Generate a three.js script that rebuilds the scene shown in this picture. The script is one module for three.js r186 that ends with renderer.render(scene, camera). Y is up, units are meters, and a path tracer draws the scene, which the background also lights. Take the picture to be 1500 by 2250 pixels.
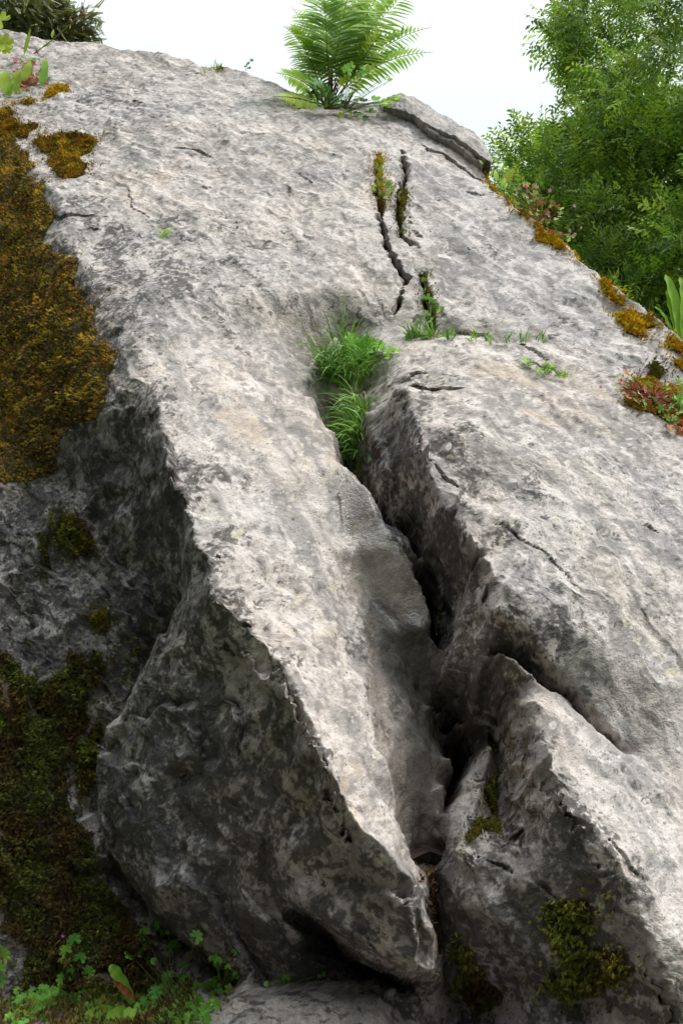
import * as THREE from 'three';
import { mergeGeometries } from 'three/addons/utils/BufferGeometryUtils.js';

// ---------- camera, sky, sun, exposure ----------
const scene = new THREE.Scene();
const FOV = 62, PITCH = 6 * Math.PI / 180, EYE = new THREE.Vector3(0, 1.2, 0);
const camera = new THREE.PerspectiveCamera(FOV, 682 / 1024, 0.05, 3000);
camera.position.copy(EYE);
camera.lookAt(EYE.x, EYE.y + Math.sin(PITCH), EYE.z - Math.cos(PITCH));
const renderer = new THREE.WebGLRenderer();
renderer.toneMapping = THREE.LinearToneMapping;
renderer.toneMappingExposure = 1.74;
renderer.shadowMap.enabled = true;

const SUN_DIR = new THREE.Vector3(0.5, 0.84, 0.12).normalize();
{ // bright, thinly overcast sky: whiter towards the zenith and around the veiled sun
  const W = 512, H = 256, d = new Float32Array(W * H * 4);
  for (let j = 0; j < H; j++) for (let i = 0; i < W; i++) {
    const el = ((j + .5) / H - .5) * Math.PI, az = ((i + .5) / W - .5) * 2 * Math.PI;
    const v = [Math.cos(el) * Math.cos(az), Math.sin(el), Math.cos(el) * Math.sin(az)];
    const c = v[0] * SUN_DIR.x + v[1] * SUN_DIR.y + v[2] * SUN_DIR.z, up = Math.max(0, v[1]);
    let L = (.40 + .2 * up + 1.0 * up ** 4) * (1 + .6 * Math.exp((c - 1) * 4));
    L *= 1 + .05 * Math.sin(v[0] * 5 + v[2] * 3 + Math.sin(v[1] * 7 + v[2] * 4)) * Math.sin(v[2] * 6 - v[1] * 3);
    const k = (j * W + i) * 4;
    d[k] = L * .9; d[k + 1] = L * 1.0; d[k + 2] = L * 1.02; d[k + 3] = 1;
  }
  const t = new THREE.DataTexture(d, W, H, THREE.RGBAFormat, THREE.FloatType);
  t.mapping = THREE.EquirectangularReflectionMapping; t.magFilter = THREE.LinearFilter; t.minFilter = THREE.LinearFilter; t.needsUpdate = true;
  scene.background = t; scene.environment = t;
}
const sun = new THREE.DirectionalLight(new THREE.Color(1, .96, .9), 1.5);
sun.position.copy(SUN_DIR).multiplyScalar(40).add(new THREE.Vector3(0, 1, -3)); sun.target.position.set(0, 1, -3);
sun.castShadow = true; sun.shadow.radius = 22; sun.shadow.mapSize.set(2048, 2048);
Object.assign(sun.shadow.camera, { left: -25, right: 25, top: 25, bottom: -25, near: 1, far: 120 });
scene.add(sun, sun.target);

// ---------- small tools ----------
let SEED = 12345;
const rnd = () => { SEED = (SEED + 0x6d2b79f5) | 0; let t = Math.imul(SEED ^ (SEED >>> 15), 1 | SEED); t = (t + Math.imul(t ^ (t >>> 7), 61 | t)) ^ t; return ((t ^ (t >>> 14)) >>> 0) / 4294967296; };
const rr = (a, b) => a + (b - a) * rnd();
const reseed = (n) => { SEED = n * 7919 + 17; };
const clamp = (x, a = 0, b = 1) => x < a ? a : x > b ? b : x;
const lerp = (a, b, t) => a + (b - a) * t;
const smooth = (a, b, x) => { const t = clamp((x - a) / (b - a)); return t * t * (3 - 2 * t); };
// gradient noise, -1..1
const PERM = new Uint8Array(512); { reseed(3); const p = [...Array(256).keys()]; for (let i = 255; i > 0; i--) { const j = Math.floor(rnd() * (i + 1)); [p[i], p[j]] = [p[j], p[i]]; } for (let i = 0; i < 512; i++) PERM[i] = p[i & 255]; }
const GX = new Float32Array(256), GY = new Float32Array(256), GZ = new Float32Array(256); for (let i = 0; i < 256; i++) { const z = rnd() * 2 - 1, a = rnd() * 6.2832, r = Math.sqrt(1 - z * z); GX[i] = r * Math.cos(a); GY[i] = r * Math.sin(a); GZ[i] = z; }
function noise(x, y, z) {
  const X = Math.floor(x), Y = Math.floor(y), Z = Math.floor(z); x -= X; y -= Y; z -= Z;
  const xi = X & 255, yi = Y & 255, zi = Z & 255, u = x * x * x * (x * (x * 6 - 15) + 10), v = y * y * y * (y * (y * 6 - 15) + 10), w = z * z * z * (z * (z * 6 - 15) + 10);
  const A = PERM[xi] + yi, B = PERM[xi + 1] + yi, AA = PERM[A] + zi, AB = PERM[A + 1] + zi, BA = PERM[B] + zi, BB = PERM[B + 1] + zi;
  const g = (h, x, y, z) => GX[h] * x + GY[h] * y + GZ[h] * z;
  const a = lerp(g(PERM[AA], x, y, z), g(PERM[BA], x - 1, y, z), u), b = lerp(g(PERM[AB], x, y - 1, z), g(PERM[BB], x - 1, y - 1, z), u);
  const c = lerp(g(PERM[AA + 1], x, y, z - 1), g(PERM[BA + 1], x - 1, y, z - 1), u), d = lerp(g(PERM[AB + 1], x, y - 1, z - 1), g(PERM[BB + 1], x - 1, y - 1, z - 1), u);
  return 1.6 * lerp(lerp(a, b, v), lerp(c, d, v), w);
}
function fbm(x, y, z, o) { let s = 0, a = .5, n = 0; for (let i = 0; i < o; i++) { s += a * noise(x, y, z); n += a; a *= .5; x = x * 2.03 + 7.1; y = y * 2.03 + 3.7; z = z * 2.03 + 1.9; } return s / n; }
const hash2 = (i, j, k) => { let h = Math.imul(i, 374761393) + Math.imul(j, 668265263) + Math.imul(k, 2147483647 ^ 974634777) | 0; h = Math.imul(h ^ (h >>> 13), 1274126177); return ((h ^ (h >>> 16)) >>> 0) / 4294967296; };

const names = new Map();
function named(o, name) { const n = names.get(name) || 0; names.set(name, n + 1); o.name = n ? `${name}_${String(n).padStart(3, '0')}` : name; return o; }
function tag(o, label, category, group, kind) {
  if (label) o.userData.label = label; if (category) o.userData.category = category;
  if (group) o.userData.group = group; if (kind) o.userData.kind = kind; return o;
}
function shade(o) { o.traverse((m) => { if (m.isMesh) { m.castShadow = true; m.receiveShadow = true; } }); return o; }
function thing(name, label, category, group, at) { const g = named(new THREE.Group(), name); tag(g, label, category, group); if (at) g.position.copy(at); scene.add(g); return g; }
function part(parent, name, geo, mat, label) { const m = new THREE.Mesh(geo, mat); m.name = name; let n = 0; if (parent) { for (const c of parent.children) if (c.name.replace(/_\d{3}$/, '') === name) n++; if (n) m.name = `${name}_${String(n).padStart(3, '0')}`; parent.add(m); } if (label) m.userData.label = label; m.castShadow = m.receiveShadow = true; return m; }
const std = (c, rough = .8, o = {}) => new THREE.MeshStandardMaterial({ color: new THREE.Color().setRGB(...c), roughness: rough, side: THREE.DoubleSide, ...o });
// moss cushions: [name, label, hue (0 gold, 1 olive green, 2 dark brown, 3 bright yellow, 4 lime), sprig m, outline...]
const MOSSES = [
 ['largest blanket of orange-olive moss down the left edge of the slab', 0, .017, [-80,300],[20,300],[60,335],[100,400],[105,470],[130,545],[178,570],[205,640],[222,720],[230,800],[195,845],[238,865],[242,960],[185,950],[150,985],[110,1060],[30,1090],[-80,1090]],
 ['golden moss cushion hanging right of the big blanket, near the top left', 0, .016, [75,310],[130,290],[205,293],[219,330],[205,348],[220,396],[185,392],[150,402],[120,372],[98,345]],
 ['bright yellow moss rim under the leafy plants at the top left edge', 3, .014, [-60,200],[40,218],[80,213],[150,188],[158,200],[110,230],[50,237],[-60,230]],
 ['thin brown moss strip between the yellow rim and the golden cushion', 0, .013, [-60,238],[20,240],[50,272],[112,268],[100,282],[60,305],[20,300],[-60,290]],
 ['dark green moss clump alone on the black flank at left', 1, .017, [112,1155],[150,1130],[205,1178],[212,1220],[165,1238],[130,1220]],
 ['small dark moss drip beside the green clump on the black rock', 2, .013, [92,1180],[118,1185],[112,1270],[100,1265]],
 ['small dark moss tuft below the green clump on the black rock', 1, .014, [190,1352],[240,1340],[246,1382],[215,1394]],
 ['dim brown moss sheet covering the rock face at bottom left', 2, .02, [-80,1490],[40,1440],[110,1480],[150,1400],[232,1420],[245,1480],[215,1570],[180,1690],[190,1800],[230,1900],[290,1980],[330,2060],[400,2130],[470,2190],[470,2300],[-80,2320]],
 ['green moss vein running down the cleft beside the bulging dark flank', 1, .016, [298,1450],[332,1408],[328,1450],[276,1545],[226,1628],[208,1700],[206,1780],[150,1780],[160,1690],[225,1560]],
 ['lime green moss tuft at the left edge beside the dim moss sheet', 4, .014, [-40,1560],[30,1575],[50,1612],[20,1622],[-40,1610]],
 ['olive moss pad on the dark face at the lower right', 1, .018, [1178,1988],[1270,1975],[1312,2035],[1325,2072],[1380,2082],[1412,2138],[1355,2178],[1295,2168],[1245,2200],[1190,2170],[1205,2080]],
 ['olive moss filling the hollow of the wedged stone', 1, .011, [1058,1720],[1085,1713],[1106,1770],[1110,1835],[1065,1826],[1030,1855],[1026,1840],[1050,1800],[1072,1780]],
 ['tiny moss tuft behind the thin fin edge above the wedged stone', 1, .01, [1094,1598],[1112,1605],[1124,1660],[1106,1655]],
 ['yellow moss strip under the ledge plate on the right skyline', 3, .017, [1056,366],[1076,374],[1104,422],[1134,452],[1142,468],[1105,436],[1070,408]],
 ['gold moss cushion on the right skyline below the pink flowers', 3, .018, [1168,490],[1196,488],[1236,522],[1250,545],[1240,560],[1200,532]],
 ['gold moss oval high on the right edge, above the widest right-hand cushion', 3, .018, [1305,612],[1332,606],[1376,655],[1372,672],[1335,662]],
 ['widest gold moss cushion of the right edge, near the strap-leaved fern', 3, .018, [1338,696],[1366,680],[1428,690],[1444,720],[1424,736],[1412,750],[1370,726]],
 ['thin yellow moss trim on the far right skyline below the strap-leaved fern', 3, .016, [1440,690],[1475,712],[1540,765],[1540,775],[1470,730]],
 ['gold moss patch at the right margin, uppermost of two there', 3, .016, [1453,760],[1475,748],[1560,770],[1560,800],[1500,785]],
 ['small gold moss patch at the right margin beside the brown cushion', 3, .016, [1466,790],[1500,788],[1560,830],[1500,818]],
 ['round dark brown moss cushion above the red and green flowers', 2, .016, [1418,805],[1438,789],[1468,825],[1450,834],[1424,828]],
 ['moss lining the right-hand upper crack', 1, .015, [874,415],[890,420],[890,450],[886,520],[874,515],[871,470]],
 ['yellow-green moss packed in the left-hand upper crack', 3, .012, [824,342],[838,342],[840,400],[850,450],[836,462],[822,430]],
 ['thin olive moss in the short crack above the ledge', 1, .012, [924,604],[934,602],[950,670],[960,725],[946,728],[936,680]],
 ['thin broken yellow moss trim along the right skyline below the pink flowers', 3, .014, [1136,458],[1172,484],[1250,546],[1310,598],[1342,622],[1336,634],[1300,610],[1245,562],[1165,498]],
 ['dark moss at the foot of the litter channel', 2, .017, [990,2050],[1030,2090],[1080,2150],[1110,2200],[1060,2240],[1010,2180]],
 ['yellow moss under the red-tinged flowers at the right edge', 3, .015, [1370,870],[1420,840],[1500,860],[1560,900],[1560,960],[1470,930],[1400,900]],
];
// ---------- the limestone outcrop: one relief over a plane leaning back 25 degrees, from surveyed edge lines ----------
const F = 1125 / Math.tan(FOV * Math.PI / 360);
const fw = new THREE.Vector3(0, Math.sin(PITCH), -Math.cos(PITCH)), uw = new THREE.Vector3(0, Math.cos(PITCH), Math.sin(PITCH));
const rayOf = (px, py) => new THREE.Vector3((px - 750) / F, 0, 0).addScaledVector(uw, (1125 - py) / F).add(fw);
const LEAN = 25 * Math.PI / 180;
const PN = new THREE.Vector3(0, Math.sin(LEAN), Math.cos(LEAN)), PT = new THREE.Vector3(0, Math.cos(LEAN), -Math.sin(LEAN));
const PO = EYE.clone().addScaledVector(fw, 2.6);
const BASE = [[-600,-.8],[125,-.7],[300,-.5],[500,-.3],[700,-.16],[1000,-.02],[1500,.05],[2000,.06],[2300,.0],[3000,.1]];
const baseH = (y) => { for (let i = 1; i < BASE.length; i++) if (y <= BASE[i][0]) { const a = BASE[i - 1], b = BASE[i]; return lerp(a[1], b[1], clamp((y - a[0]) / (b[0] - a[0]))); } return .1; };
function stAt(px, py, h0, hv) { // survey point: where the sight line meets the height h over the plane
  const bh = baseH(py), h = h0 + .55 * (h0 - bh) * smooth(400, 700, py);
  const d = rayOf(px, py), e = EYE.clone().sub(PO), l = (h - e.dot(PN)) / d.dot(PN), p = e.addScaledVector(d, l);
  return [p.x, p.dot(PT), hv === undefined ? h : hv];
}
const LINES = []; // [hard, points]
const hard = (...p) => LINES.push([1, p]), soft = (...p) => LINES.push([0, p]);
// skyline
const CREST = [[-500,60,-.9],[-120,52,-.76],[0,62,-.74],[50,70,-.73],[100,86,-.73],[200,93,-.73],[260,104,-.73],[310,107,-.73],[350,112,-.73],[380,122,-.72],[420,131,-.71],[440,145,-.7],[500,147,-.69],[545,160,-.68],[600,181,-.67],[640,200,-.66],[700,222,-.66],[780,226,-.66],[830,222,-.64],[860,232,-.62],[880,232,-.61],[910,242,-.6],[950,264,-.58],[1000,292,-.55],[1040,312,-.53],[1062,332,-.52],[1076,355,-.51],[1086,385,-.5],[1105,424,-.46],[1132,452,-.44],[1170,481,-.42],[1250,547,-.38],[1310,592,-.35],[1345,622,-.33],[1385,652,-.31],[1440,692,-.28],[1500,747,-.25],[1620,850,-.2],[1900,1100,-.2]];
// A: lit slab, its left crease
soft([140,505,-.24],[150,540,-.24],[200,610,-.19],[250,670,-.14],[310,770,-.06],[345,880,.01]);
hard([345,890,.015],[350,920,.03],[370,950,.05],[375,1000,.07],[382,1060,.085],[402,1110,.1],[426,1165,.115],[449,1210,.13],[455,1265,.135],[475,1315,.135],[510,1352,.135],[560,1400,.145],[620,1458,.165],[645,1490,.175],[662,1545,.18],[695,1630,.185],[730,1695,.185],[748,1750,.185],[785,1805,.18],[850,1870,.17],[900,1925,.15],[928,1975,.11],[938,2020,.08],[950,2090,.03]);
soft([40,330,-.5],[120,420,-.34],[140,505,-.24]);
// lit slab body
soft([300,250,-.56],[500,270,-.52],[700,300,-.5],[810,330,-.46]);
soft([260,400,-.36],[420,450,-.3],[560,470,-.3],[700,480,-.32],[820,480,-.33]);
soft([330,640,-.12],[450,660,-.13],[600,640,-.17],[740,640,-.22],[850,650,-.25]);
soft([420,860,-.01],[540,860,-.03],[640,860,-.08],[690,870,-.1]);
soft([460,1020,.055],[560,1020,.03],[650,1020,-.01],[725,1020,-.05]);
soft([530,1200,.11],[620,1200,.06],[700,1200,.0],[760,1200,-.035],[840,1200,-.045]);
soft([600,1380,.135],[700,1380,.07],[770,1380,.0],[820,1380,-.045],[890,1380,-.06],[935,1380,-.07]);
soft([690,1530,.155],[740,1530,.12],[800,1530,.05],[850,1540,-.03],[910,1545,-.09],[960,1550,-.125]);
// gully: trough, hump and lower bowl
soft([745,1060,-.05],[768,1160,-.065],[805,1290,-.09],[848,1380,-.105],[898,1460,-.13],[940,1545,-.165],[980,1615,-.21]);
soft([780,1600,.1],[815,1650,.1],[845,1700,.085],[860,1760,.08],[878,1830,.075],[890,1885,.07],[915,1930,.06]);
soft([845,1640,.03],[900,1650,-.02],[960,1660,-.06],[1000,1680,-.12]);
soft([855,1690,.035],[866,1760,.015],[885,1830,.0],[900,1890,-.005]);
soft([905,1700,-.04],[920,1770,-.075],[930,1830,-.1],[935,1860,-.1]);
soft([975,1720,-.06],[970,1780,-.08],[968,1830,-.095]);
hard([895,1885,-.075],[910,1868,-.1],[940,1862,-.105],[968,1866,-.105]); hard([905,1905,-.105],[935,1905,-.108],[960,1900,-.108]); // pool floor
// right lip of the slab along the fissure
hard([690,875,-.12],[700,915,-.11],[730,950,-.09],[736,1010,-.07],[770,1035,-.055],[800,1060,-.05],[815,1095,-.045],[832,1140,-.045],[872,1180,-.05],[905,1240,-.055],[922,1285,-.06],[935,1335,-.07],[936,1395,-.085],[962,1421,-.1],[984,1442,-.12]);
// fissure floor
hard([715,830,-.2,-.4],[735,890,-.18,-.5],[765,960,-.15,-.55],[792,1030,-.15,-.6],[822,1075,-.15,-.62],[843,1120,-.16,-.64],[868,1165,-.18,-.68],[914,1230,-.18,-.7],[948,1310,-.18,-.72],[966,1370,-.16,-.72],[985,1425,-.13,-.6]);
hard([1012,1590,-.15,-.6],[1030,1630,-.15,-.62],[1020,1680,-.13,-.58],[1000,1722,-.1,-.5],[984,1762,-.1,-.35],[974,1795,-.1,-.24]);
// C: right block - left silhouette of its shaded flank
hard([806,890,-.11],[808,920,-.12],[822,1010,-.13],[838,1080,-.135],[874,1150,-.14],[924,1230,-.14],[962,1280,-.13],[985,1325,-.12],[991,1390,-.1]);
hard([1053,1226,.08],[1033,1270,.03],[1022,1320,.0],[997,1400,-.025],[978,1462,-.035],[977,1500,-.045],[988,1532,-.06],[1015,1570,-.08],[1040,1592,-.1],[1070,1590,-.1]);
soft([1062,1300,.08],[1055,1400,.06],[1055,1480,.03],[1050,1550,-.03]);
hard([1082,1445,.07,.0],[1088,1500,.05,-.08],[1116,1550,.05,-.22],[1124,1600,.03,-.24]);
// C: crease between shaded flank and lit top
hard([870,846,-.075],[885,862,-.045],[893,880,-.03],[924,945,.025],[937,1000,.04],[938,1050,.05],[970,1112,.065],[1008,1148,.075],[1032,1180,.085],[1053,1219,.1],[1078,1258,.12],[1100,1335,.13],[1116,1360,.13],[1170,1402,.12],[1212,1448,.115],[1243,1495,.1],[1293,1548,.09],[1350,1615,.085],[1400,1670,.085]);
// slit under the block's lower edge
hard([1096,1424,.09,.0],[1120,1437,.09,.0],[1158,1462,.09,.0],[1204,1490,.085,.01],[1240,1515,.08,.02],[1287,1563,.075,.03],[1338,1622,.07,.05],[1388,1664,.07]);
// fin's upper lip
hard([1086,1432,.1],[1098,1431,.105],[1118,1446,.105],[1152,1471,.105],[1200,1498,.1],[1235,1523,.095],[1282,1571,.09],[1330,1627,.085]);
// lit top of C
soft([1000,760,-.16],[1080,800,-.12],[1150,860,-.08],[1250,920,-.06],[1400,960,-.1],[1560,1000,-.14]);
soft([870,775,-.19],[860,830,-.15],[900,825,-.12],[960,835,-.1],[1050,868,-.05]);
soft([980,960,.03],[1100,980,.04],[1250,1050,.04],[1400,1100,.0],[1600,1150,-.05]);
soft([1010,1100,.08],[1150,1150,.09],[1300,1250,.09],[1450,1300,.06],[1620,1350,.02]);
soft([1110,1280,.145],[1200,1350,.135],[1300,1430,.12],[1450,1500,.1],[1650,1560,.05]);
soft([1170,1540,.11],[1250,1600,.11],[1320,1680,.12],[1450,1750,.12],[1650,1850,.1]);
soft([1260,1740,.15],[1350,1800,.16],[1450,1900,.17],[1650,2050,.14]);
soft([1430,1960,.19],[1500,2080,.19],[1650,2300,.15]);
// fin and lower right block
hard([1086,1436,.08],[1104,1505,.07],[1130,1537,.07],[1150,1570,.08],[1141,1620,.05],[1130,1690,.03],[1123,1765,.015],[1118,1850,.005]);
hard([1084,1598,-.08,-.24],[1122,1640,.0,-.22],[1121,1700,.0,-.2],[1116,1770,-.01,-.16],[1113,1830,-.01,-.1],[1113,1856,-.015]);
hard([1152,1580,.085],[1168,1594,.105],[1190,1614,.125],[1196,1662,.135],[1215,1702,.145],[1246,1770,.16],[1300,1822,.17],[1340,1872,.175],[1370,1916,.18],[1400,1966,.185],[1416,2016,.185],[1436,2076,.18],[1456,2140,.165],[1490,2250,.13],[1530,2400,.05]);
soft([1160,1700,.06],[1170,1790,.06],[1200,1880,.08],[1270,1960,.1],[1330,2050,.1],[1370,2150,.07],[1390,2250,.03]);
hard([974,1442,-.1,-.2],[966,1470,-.1,-.24],[966,1508,-.1,-.28],[977,1545,-.12,-.34],[1002,1582,-.13,-.45]);
hard([1044,1230,.06,-.02],[1022,1272,.01,-.12],[1010,1322,-.03,-.18],[988,1394,-.04,-.2]);
// stone wedged in the fissure
hard([1085,1588,-.1],[1057,1650,-.1],[1042,1690,-.09],[1020,1714,-.08],[1023,1740,-.07],[1000,1752,-.06],[994,1783,-.05],[976,1796,-.04],[981,1830,-.035],[992,1850,-.035]);
soft([1085,1640,-.075],[1066,1700,-.055],[1052,1742,-.035],[1030,1780,-.02],[1010,1815,-.005],[1010,1845,-.01]);
// lower right dark face
hard([992,1856,-.03],[966,1905,-.035],[962,1950,-.045],[985,2010,-.055],[1030,2080,-.075],[1070,2130,-.11],[1100,2180,-.17]);
soft([1000,1860,.01],[1040,1872,.035],[1090,1885,.045],[1118,1870,.03]);
soft([1030,1950,.02],[1100,2020,.03],[1180,2080,.03],[1230,2160,-.02],[1260,2260,-.12]);
// litter channel
hard([945,1935,-.1],[948,1980,-.13],[955,2030,-.16],[962,2090,-.2],[975,2150,-.24],[990,2250,-.27],[1000,2400,-.3]);
soft([1040,2150,-.22],[1080,2250,-.22]);
// A2: bulging dark face under the slab
soft([430,1350,.07],[405,1400,.0],[370,1500,-.06],[330,1600,-.11],[290,1700,-.14],[300,1800,-.16],[360,1920,-.17],[470,2040,-.18]);
soft([520,1480,.07],[500,1600,.0],[490,1720,-.03],[520,1850,-.06],[580,1960,-.08],[660,2050,-.09]);
soft([620,1640,.08],[650,1760,.06],[700,1850,.05],[760,1930,.06],[830,2010,.05]);
hard([395,1330,-.05],[372,1372,-.1],[345,1420,-.16],[300,1510,-.2],[252,1592,-.22],[221,1682,-.23],[212,1750,-.24],[238,1840,-.255],[280,1925,-.26],[350,2010,-.25],[440,2090,-.24],[520,2140,-.24],[600,2152,-.25]);
hard([640,1960,-.02],[700,2012,.02],[780,2076,.04],[870,2116,.045],[925,2135,.035],[955,2140,-.02]);
hard([640,1985,-.03,-.3],[695,2026,.02,-.5],[775,2090,.04,-.55],[868,2130,.045,-.55],[920,2155,.03,-.45]);
// cleft between A2 and the mossy face
hard([405,1312,-.08],[366,1337,-.15,-.45],[340,1380,-.17,-.5],[318,1430,-.18,-.5],[284,1500,-.22,-.52],[236,1590,-.24,-.54],[205,1680,-.25,-.56],[197,1760,-.26,-.58],[222,1850,-.28,-.6],[262,1935,-.28,-.62],[332,2022,-.28,-.62],[425,2105,-.26,-.6],[520,2160,-.26,-.55]);
// hollow of the shaded flank and the mossy face at the left
soft([270,990,-.12],[300,1100,-.14],[330,1230,-.16],[355,1300,-.2]);
soft([150,600,-.26],[180,760,-.15],[240,900,-.06]);
soft([-200,320,-.56],[0,320,-.52],[60,560,-.36],[90,760,-.24],[100,920,-.24],[110,1060,-.29],[200,1150,-.24],[280,1280,-.25]);
soft([-200,600,-.5],[0,760,-.4],[-20,1000,-.34],[0,1150,-.3],[80,1300,-.27],[160,1450,-.27],[180,1550,-.28]);
soft([-250,1250,-.35],[0,1450,-.27],[60,1650,-.28],[80,1850,-.3],[120,2050,-.33],[250,2150,-.38]);
soft([-300,1800,-.3],[-50,2000,-.3],[0,2200,-.33]);
// ledge at the foot with the plants, and the foot stone
soft([-300,2330,-.12],[0,2290,-.13],[150,2290,-.13],[330,2290,-.12],[460,2280,-.1]);
soft([-300,2200,-.38],[30,2190,-.38],[200,2200,-.4],[400,2200,-.4]);
hard([490,2235,-.1],[520,2200,-.13],[600,2166,-.2],[640,2155,-.22],[760,2160,-.2],[850,2165,-.2],[910,2195,-.22],[930,2250,-.2]);
soft([520,2270,-.02],[700,2260,-.02],[860,2260,-.05]);
soft([-400,2600,.25],[400,2600,.25],[900,2600,.2],[1500,2600,.2],[2200,2600,.2]);
// B: upper right slab
soft([880,330,-.5],[960,370,-.47],[1060,430,-.45]);
soft([920,480,-.36],[1020,500,-.34],[1150,560,-.36]);
soft([950,620,-.26],[1080,640,-.24],[1230,660,-.26],[1360,700,-.28]);
soft([985,700,-.215],[1080,715,-.2],[1200,720,-.19],[1350,790,-.17],[1500,880,-.17]);
hard([890,737,-.235],[985,740,-.222],[1080,750,-.2],[1200,752,-.19],[1290,796,-.165],[1390,872,-.145],[1500,957,-.13]);
soft([880,757,-.2],[985,746,-.2],[1080,756,-.18],[1200,762,-.17],[1290,805,-.15],[1390,890,-.13],[1500,975,-.12]);
// grass pocket
hard([770,760,-.3],[720,800,-.31],[690,845,-.29]); soft([840,770,-.24],[800,830,-.27],[800,880,-.3]);
soft([740,740,-.22],[690,790,-.2],[670,840,-.15]);
soft([800,700,-.24],[860,725,-.25]);

const CELL = .008, S0 = -3.4, T0 = -2.3, GW = 850, GH = 850;
let CR = CREST.map(([x, y, h]) => { const b = baseH(y), k = .55 * smooth(400, 700, y); return stAt(x, y, (h + k * b) / (1 + k)); }).sort((a, b) => a[0] - b[0]);
function crestAt(s) { if (s <= CR[0][0]) return [CR[0][1], CR[0][2]]; for (let i = 1; i < CR.length; i++) if (s <= CR[i][0]) { const a = CR[i - 1], b = CR[i], k = (s - a[0]) / (b[0] - a[0] + 1e-9); return [lerp(a[1], b[1], k), lerp(a[2], b[2], k)]; } const e = CR[CR.length - 1]; return [e[1], e[2]]; }
const HF = (() => {
  const fix = new Float32Array(GW * GH).fill(NaN), isHard = new Uint8Array(GW * GH);
  const set = (s, t, h, hd) => { const i = Math.round((s - S0) / CELL), j = Math.round((t - T0) / CELL); if (i < 0 || j < 0 || i >= GW || j >= GH) return; fix[j * GW + i] = h; if (hd) isHard[j * GW + i] = 1; };
  const draw = (P, hd) => { for (let i = 1; i < P.length; i++) { const a = P[i - 1], b = P[i], n = Math.ceil(Math.hypot(b[0] - a[0], b[1] - a[1]) / CELL * 1.6) + 1; for (let k = 0; k <= n; k++) { const u = k / n; set(lerp(a[0], b[0], u), lerp(a[1], b[1], u), lerp(a[2], b[2], u), hd); } } };
  for (const hd of [0, 1]) for (const [h, p] of LINES) if (h === hd) draw(p.map((q) => stAt(...q)), hd);
  for (let i = 0; i < GW; i++) { const s = S0 + i * CELL, [ct, ch] = crestAt(s); for (let j = 0; j < GH; j++) { const t = T0 + j * CELL, d = t - ct; if (d >= 0) { fix[j * GW + i] = ch - 1.5 * Math.min(d, .12) - 2.5 * Math.max(0, d - .12); if (d < .02) isHard[j * GW + i] = 1; } } }
  // membrane through the lines, coarse to fine
  let prev = null, pw = 0, ph = 0;
  for (const k of [32, 16, 8, 4, 2, 1]) {
    const w = Math.ceil(GW / k), h = Math.ceil(GH / k), sum = new Float32Array(w * h), cnt = new Uint16Array(w * h), v = new Float32Array(w * h);
    for (let j = 0; j < GH; j++) for (let i = 0; i < GW; i++) { const f = fix[j * GW + i]; if (f === f) { const q = Math.floor(j / k) * w + Math.floor(i / k); sum[q] += f; cnt[q]++; } }
    for (let j = 0; j < h; j++) for (let i = 0; i < w; i++) { const q = j * w + i; v[q] = cnt[q] ? sum[q] / cnt[q] : prev ? prev[Math.min(ph - 1, j >> 1) * pw + Math.min(pw - 1, i >> 1)] : -.3; }
    const its = k > 4 ? 240 : k > 1 ? 120 : 50, om = k > 1 ? 1.75 : 1.5;
    for (let it = 0; it < its; it++) for (let j = 0; j < h; j++) for (let i = 0; i < w; i++) { const q = j * w + i; if (cnt[q]) continue; const m = (v[j ? q - w : q + w] + v[j < h - 1 ? q + w : q - w] + v[i ? q - 1 : q + 1] + v[i < w - 1 ? q + 1 : q - 1]) * .25; v[q] += om * (m - v[q]); }
    prev = v; pw = w; ph = h;
  }
  const blur = (src, r) => { const tmp = new Float32Array(GW * GH), out = new Float32Array(GW * GH), n = 2 * r + 1;
    for (let j = 0; j < GH; j++) { let a = 0; for (let i = -r; i <= r; i++) a += src[j * GW + clamp(i, 0, GW - 1)]; for (let i = 0; i < GW; i++) { tmp[j * GW + i] = a / n; a += src[j * GW + Math.min(GW - 1, i + r + 1)] - src[j * GW + Math.max(0, i - r)]; } }
    for (let i = 0; i < GW; i++) { let a = 0; for (let j = -r; j <= r; j++) a += tmp[clamp(j, 0, GH - 1) * GW + i]; for (let j = 0; j < GH; j++) { out[j * GW + i] = a / n; a += tmp[Math.min(GH - 1, j + r + 1) * GW + i] - tmp[Math.max(0, j - r) * GW + i]; } }
    return out; };
  const near = new Float32Array(GW * GH); for (let q = 0; q < near.length; q++) near[q] = isHard[q];
  let m = blur(blur(near, 5), 4); const wide = blur(blur(prev, 3), 3), fine = blur(prev, 1).map((x, q) => .5 * (x + prev[q])), out = new Float32Array(GW * GH);
  for (let q = 0; q < out.length; q++) out[q] = lerp(wide[q], fine[q], clamp(m[q] * 16));
  return out;
})();
function hRaw(s, t) {
  const x = clamp((s - S0) / CELL, 0, GW - 1.001), y = clamp((t - T0) / CELL, 0, GH - 1.001), i = Math.floor(x), j = Math.floor(y), u = x - i, v = y - j, q = j * GW + i;
  return lerp(lerp(HF[q], HF[q + 1], u), lerp(HF[q + GW], HF[q + GW + 1], u), v);
}
const P3 = (s, t, h) => new THREE.Vector3(s, 0, 0).addScaledVector(PT, t).addScaledVector(PN, h).add(PO);
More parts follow.
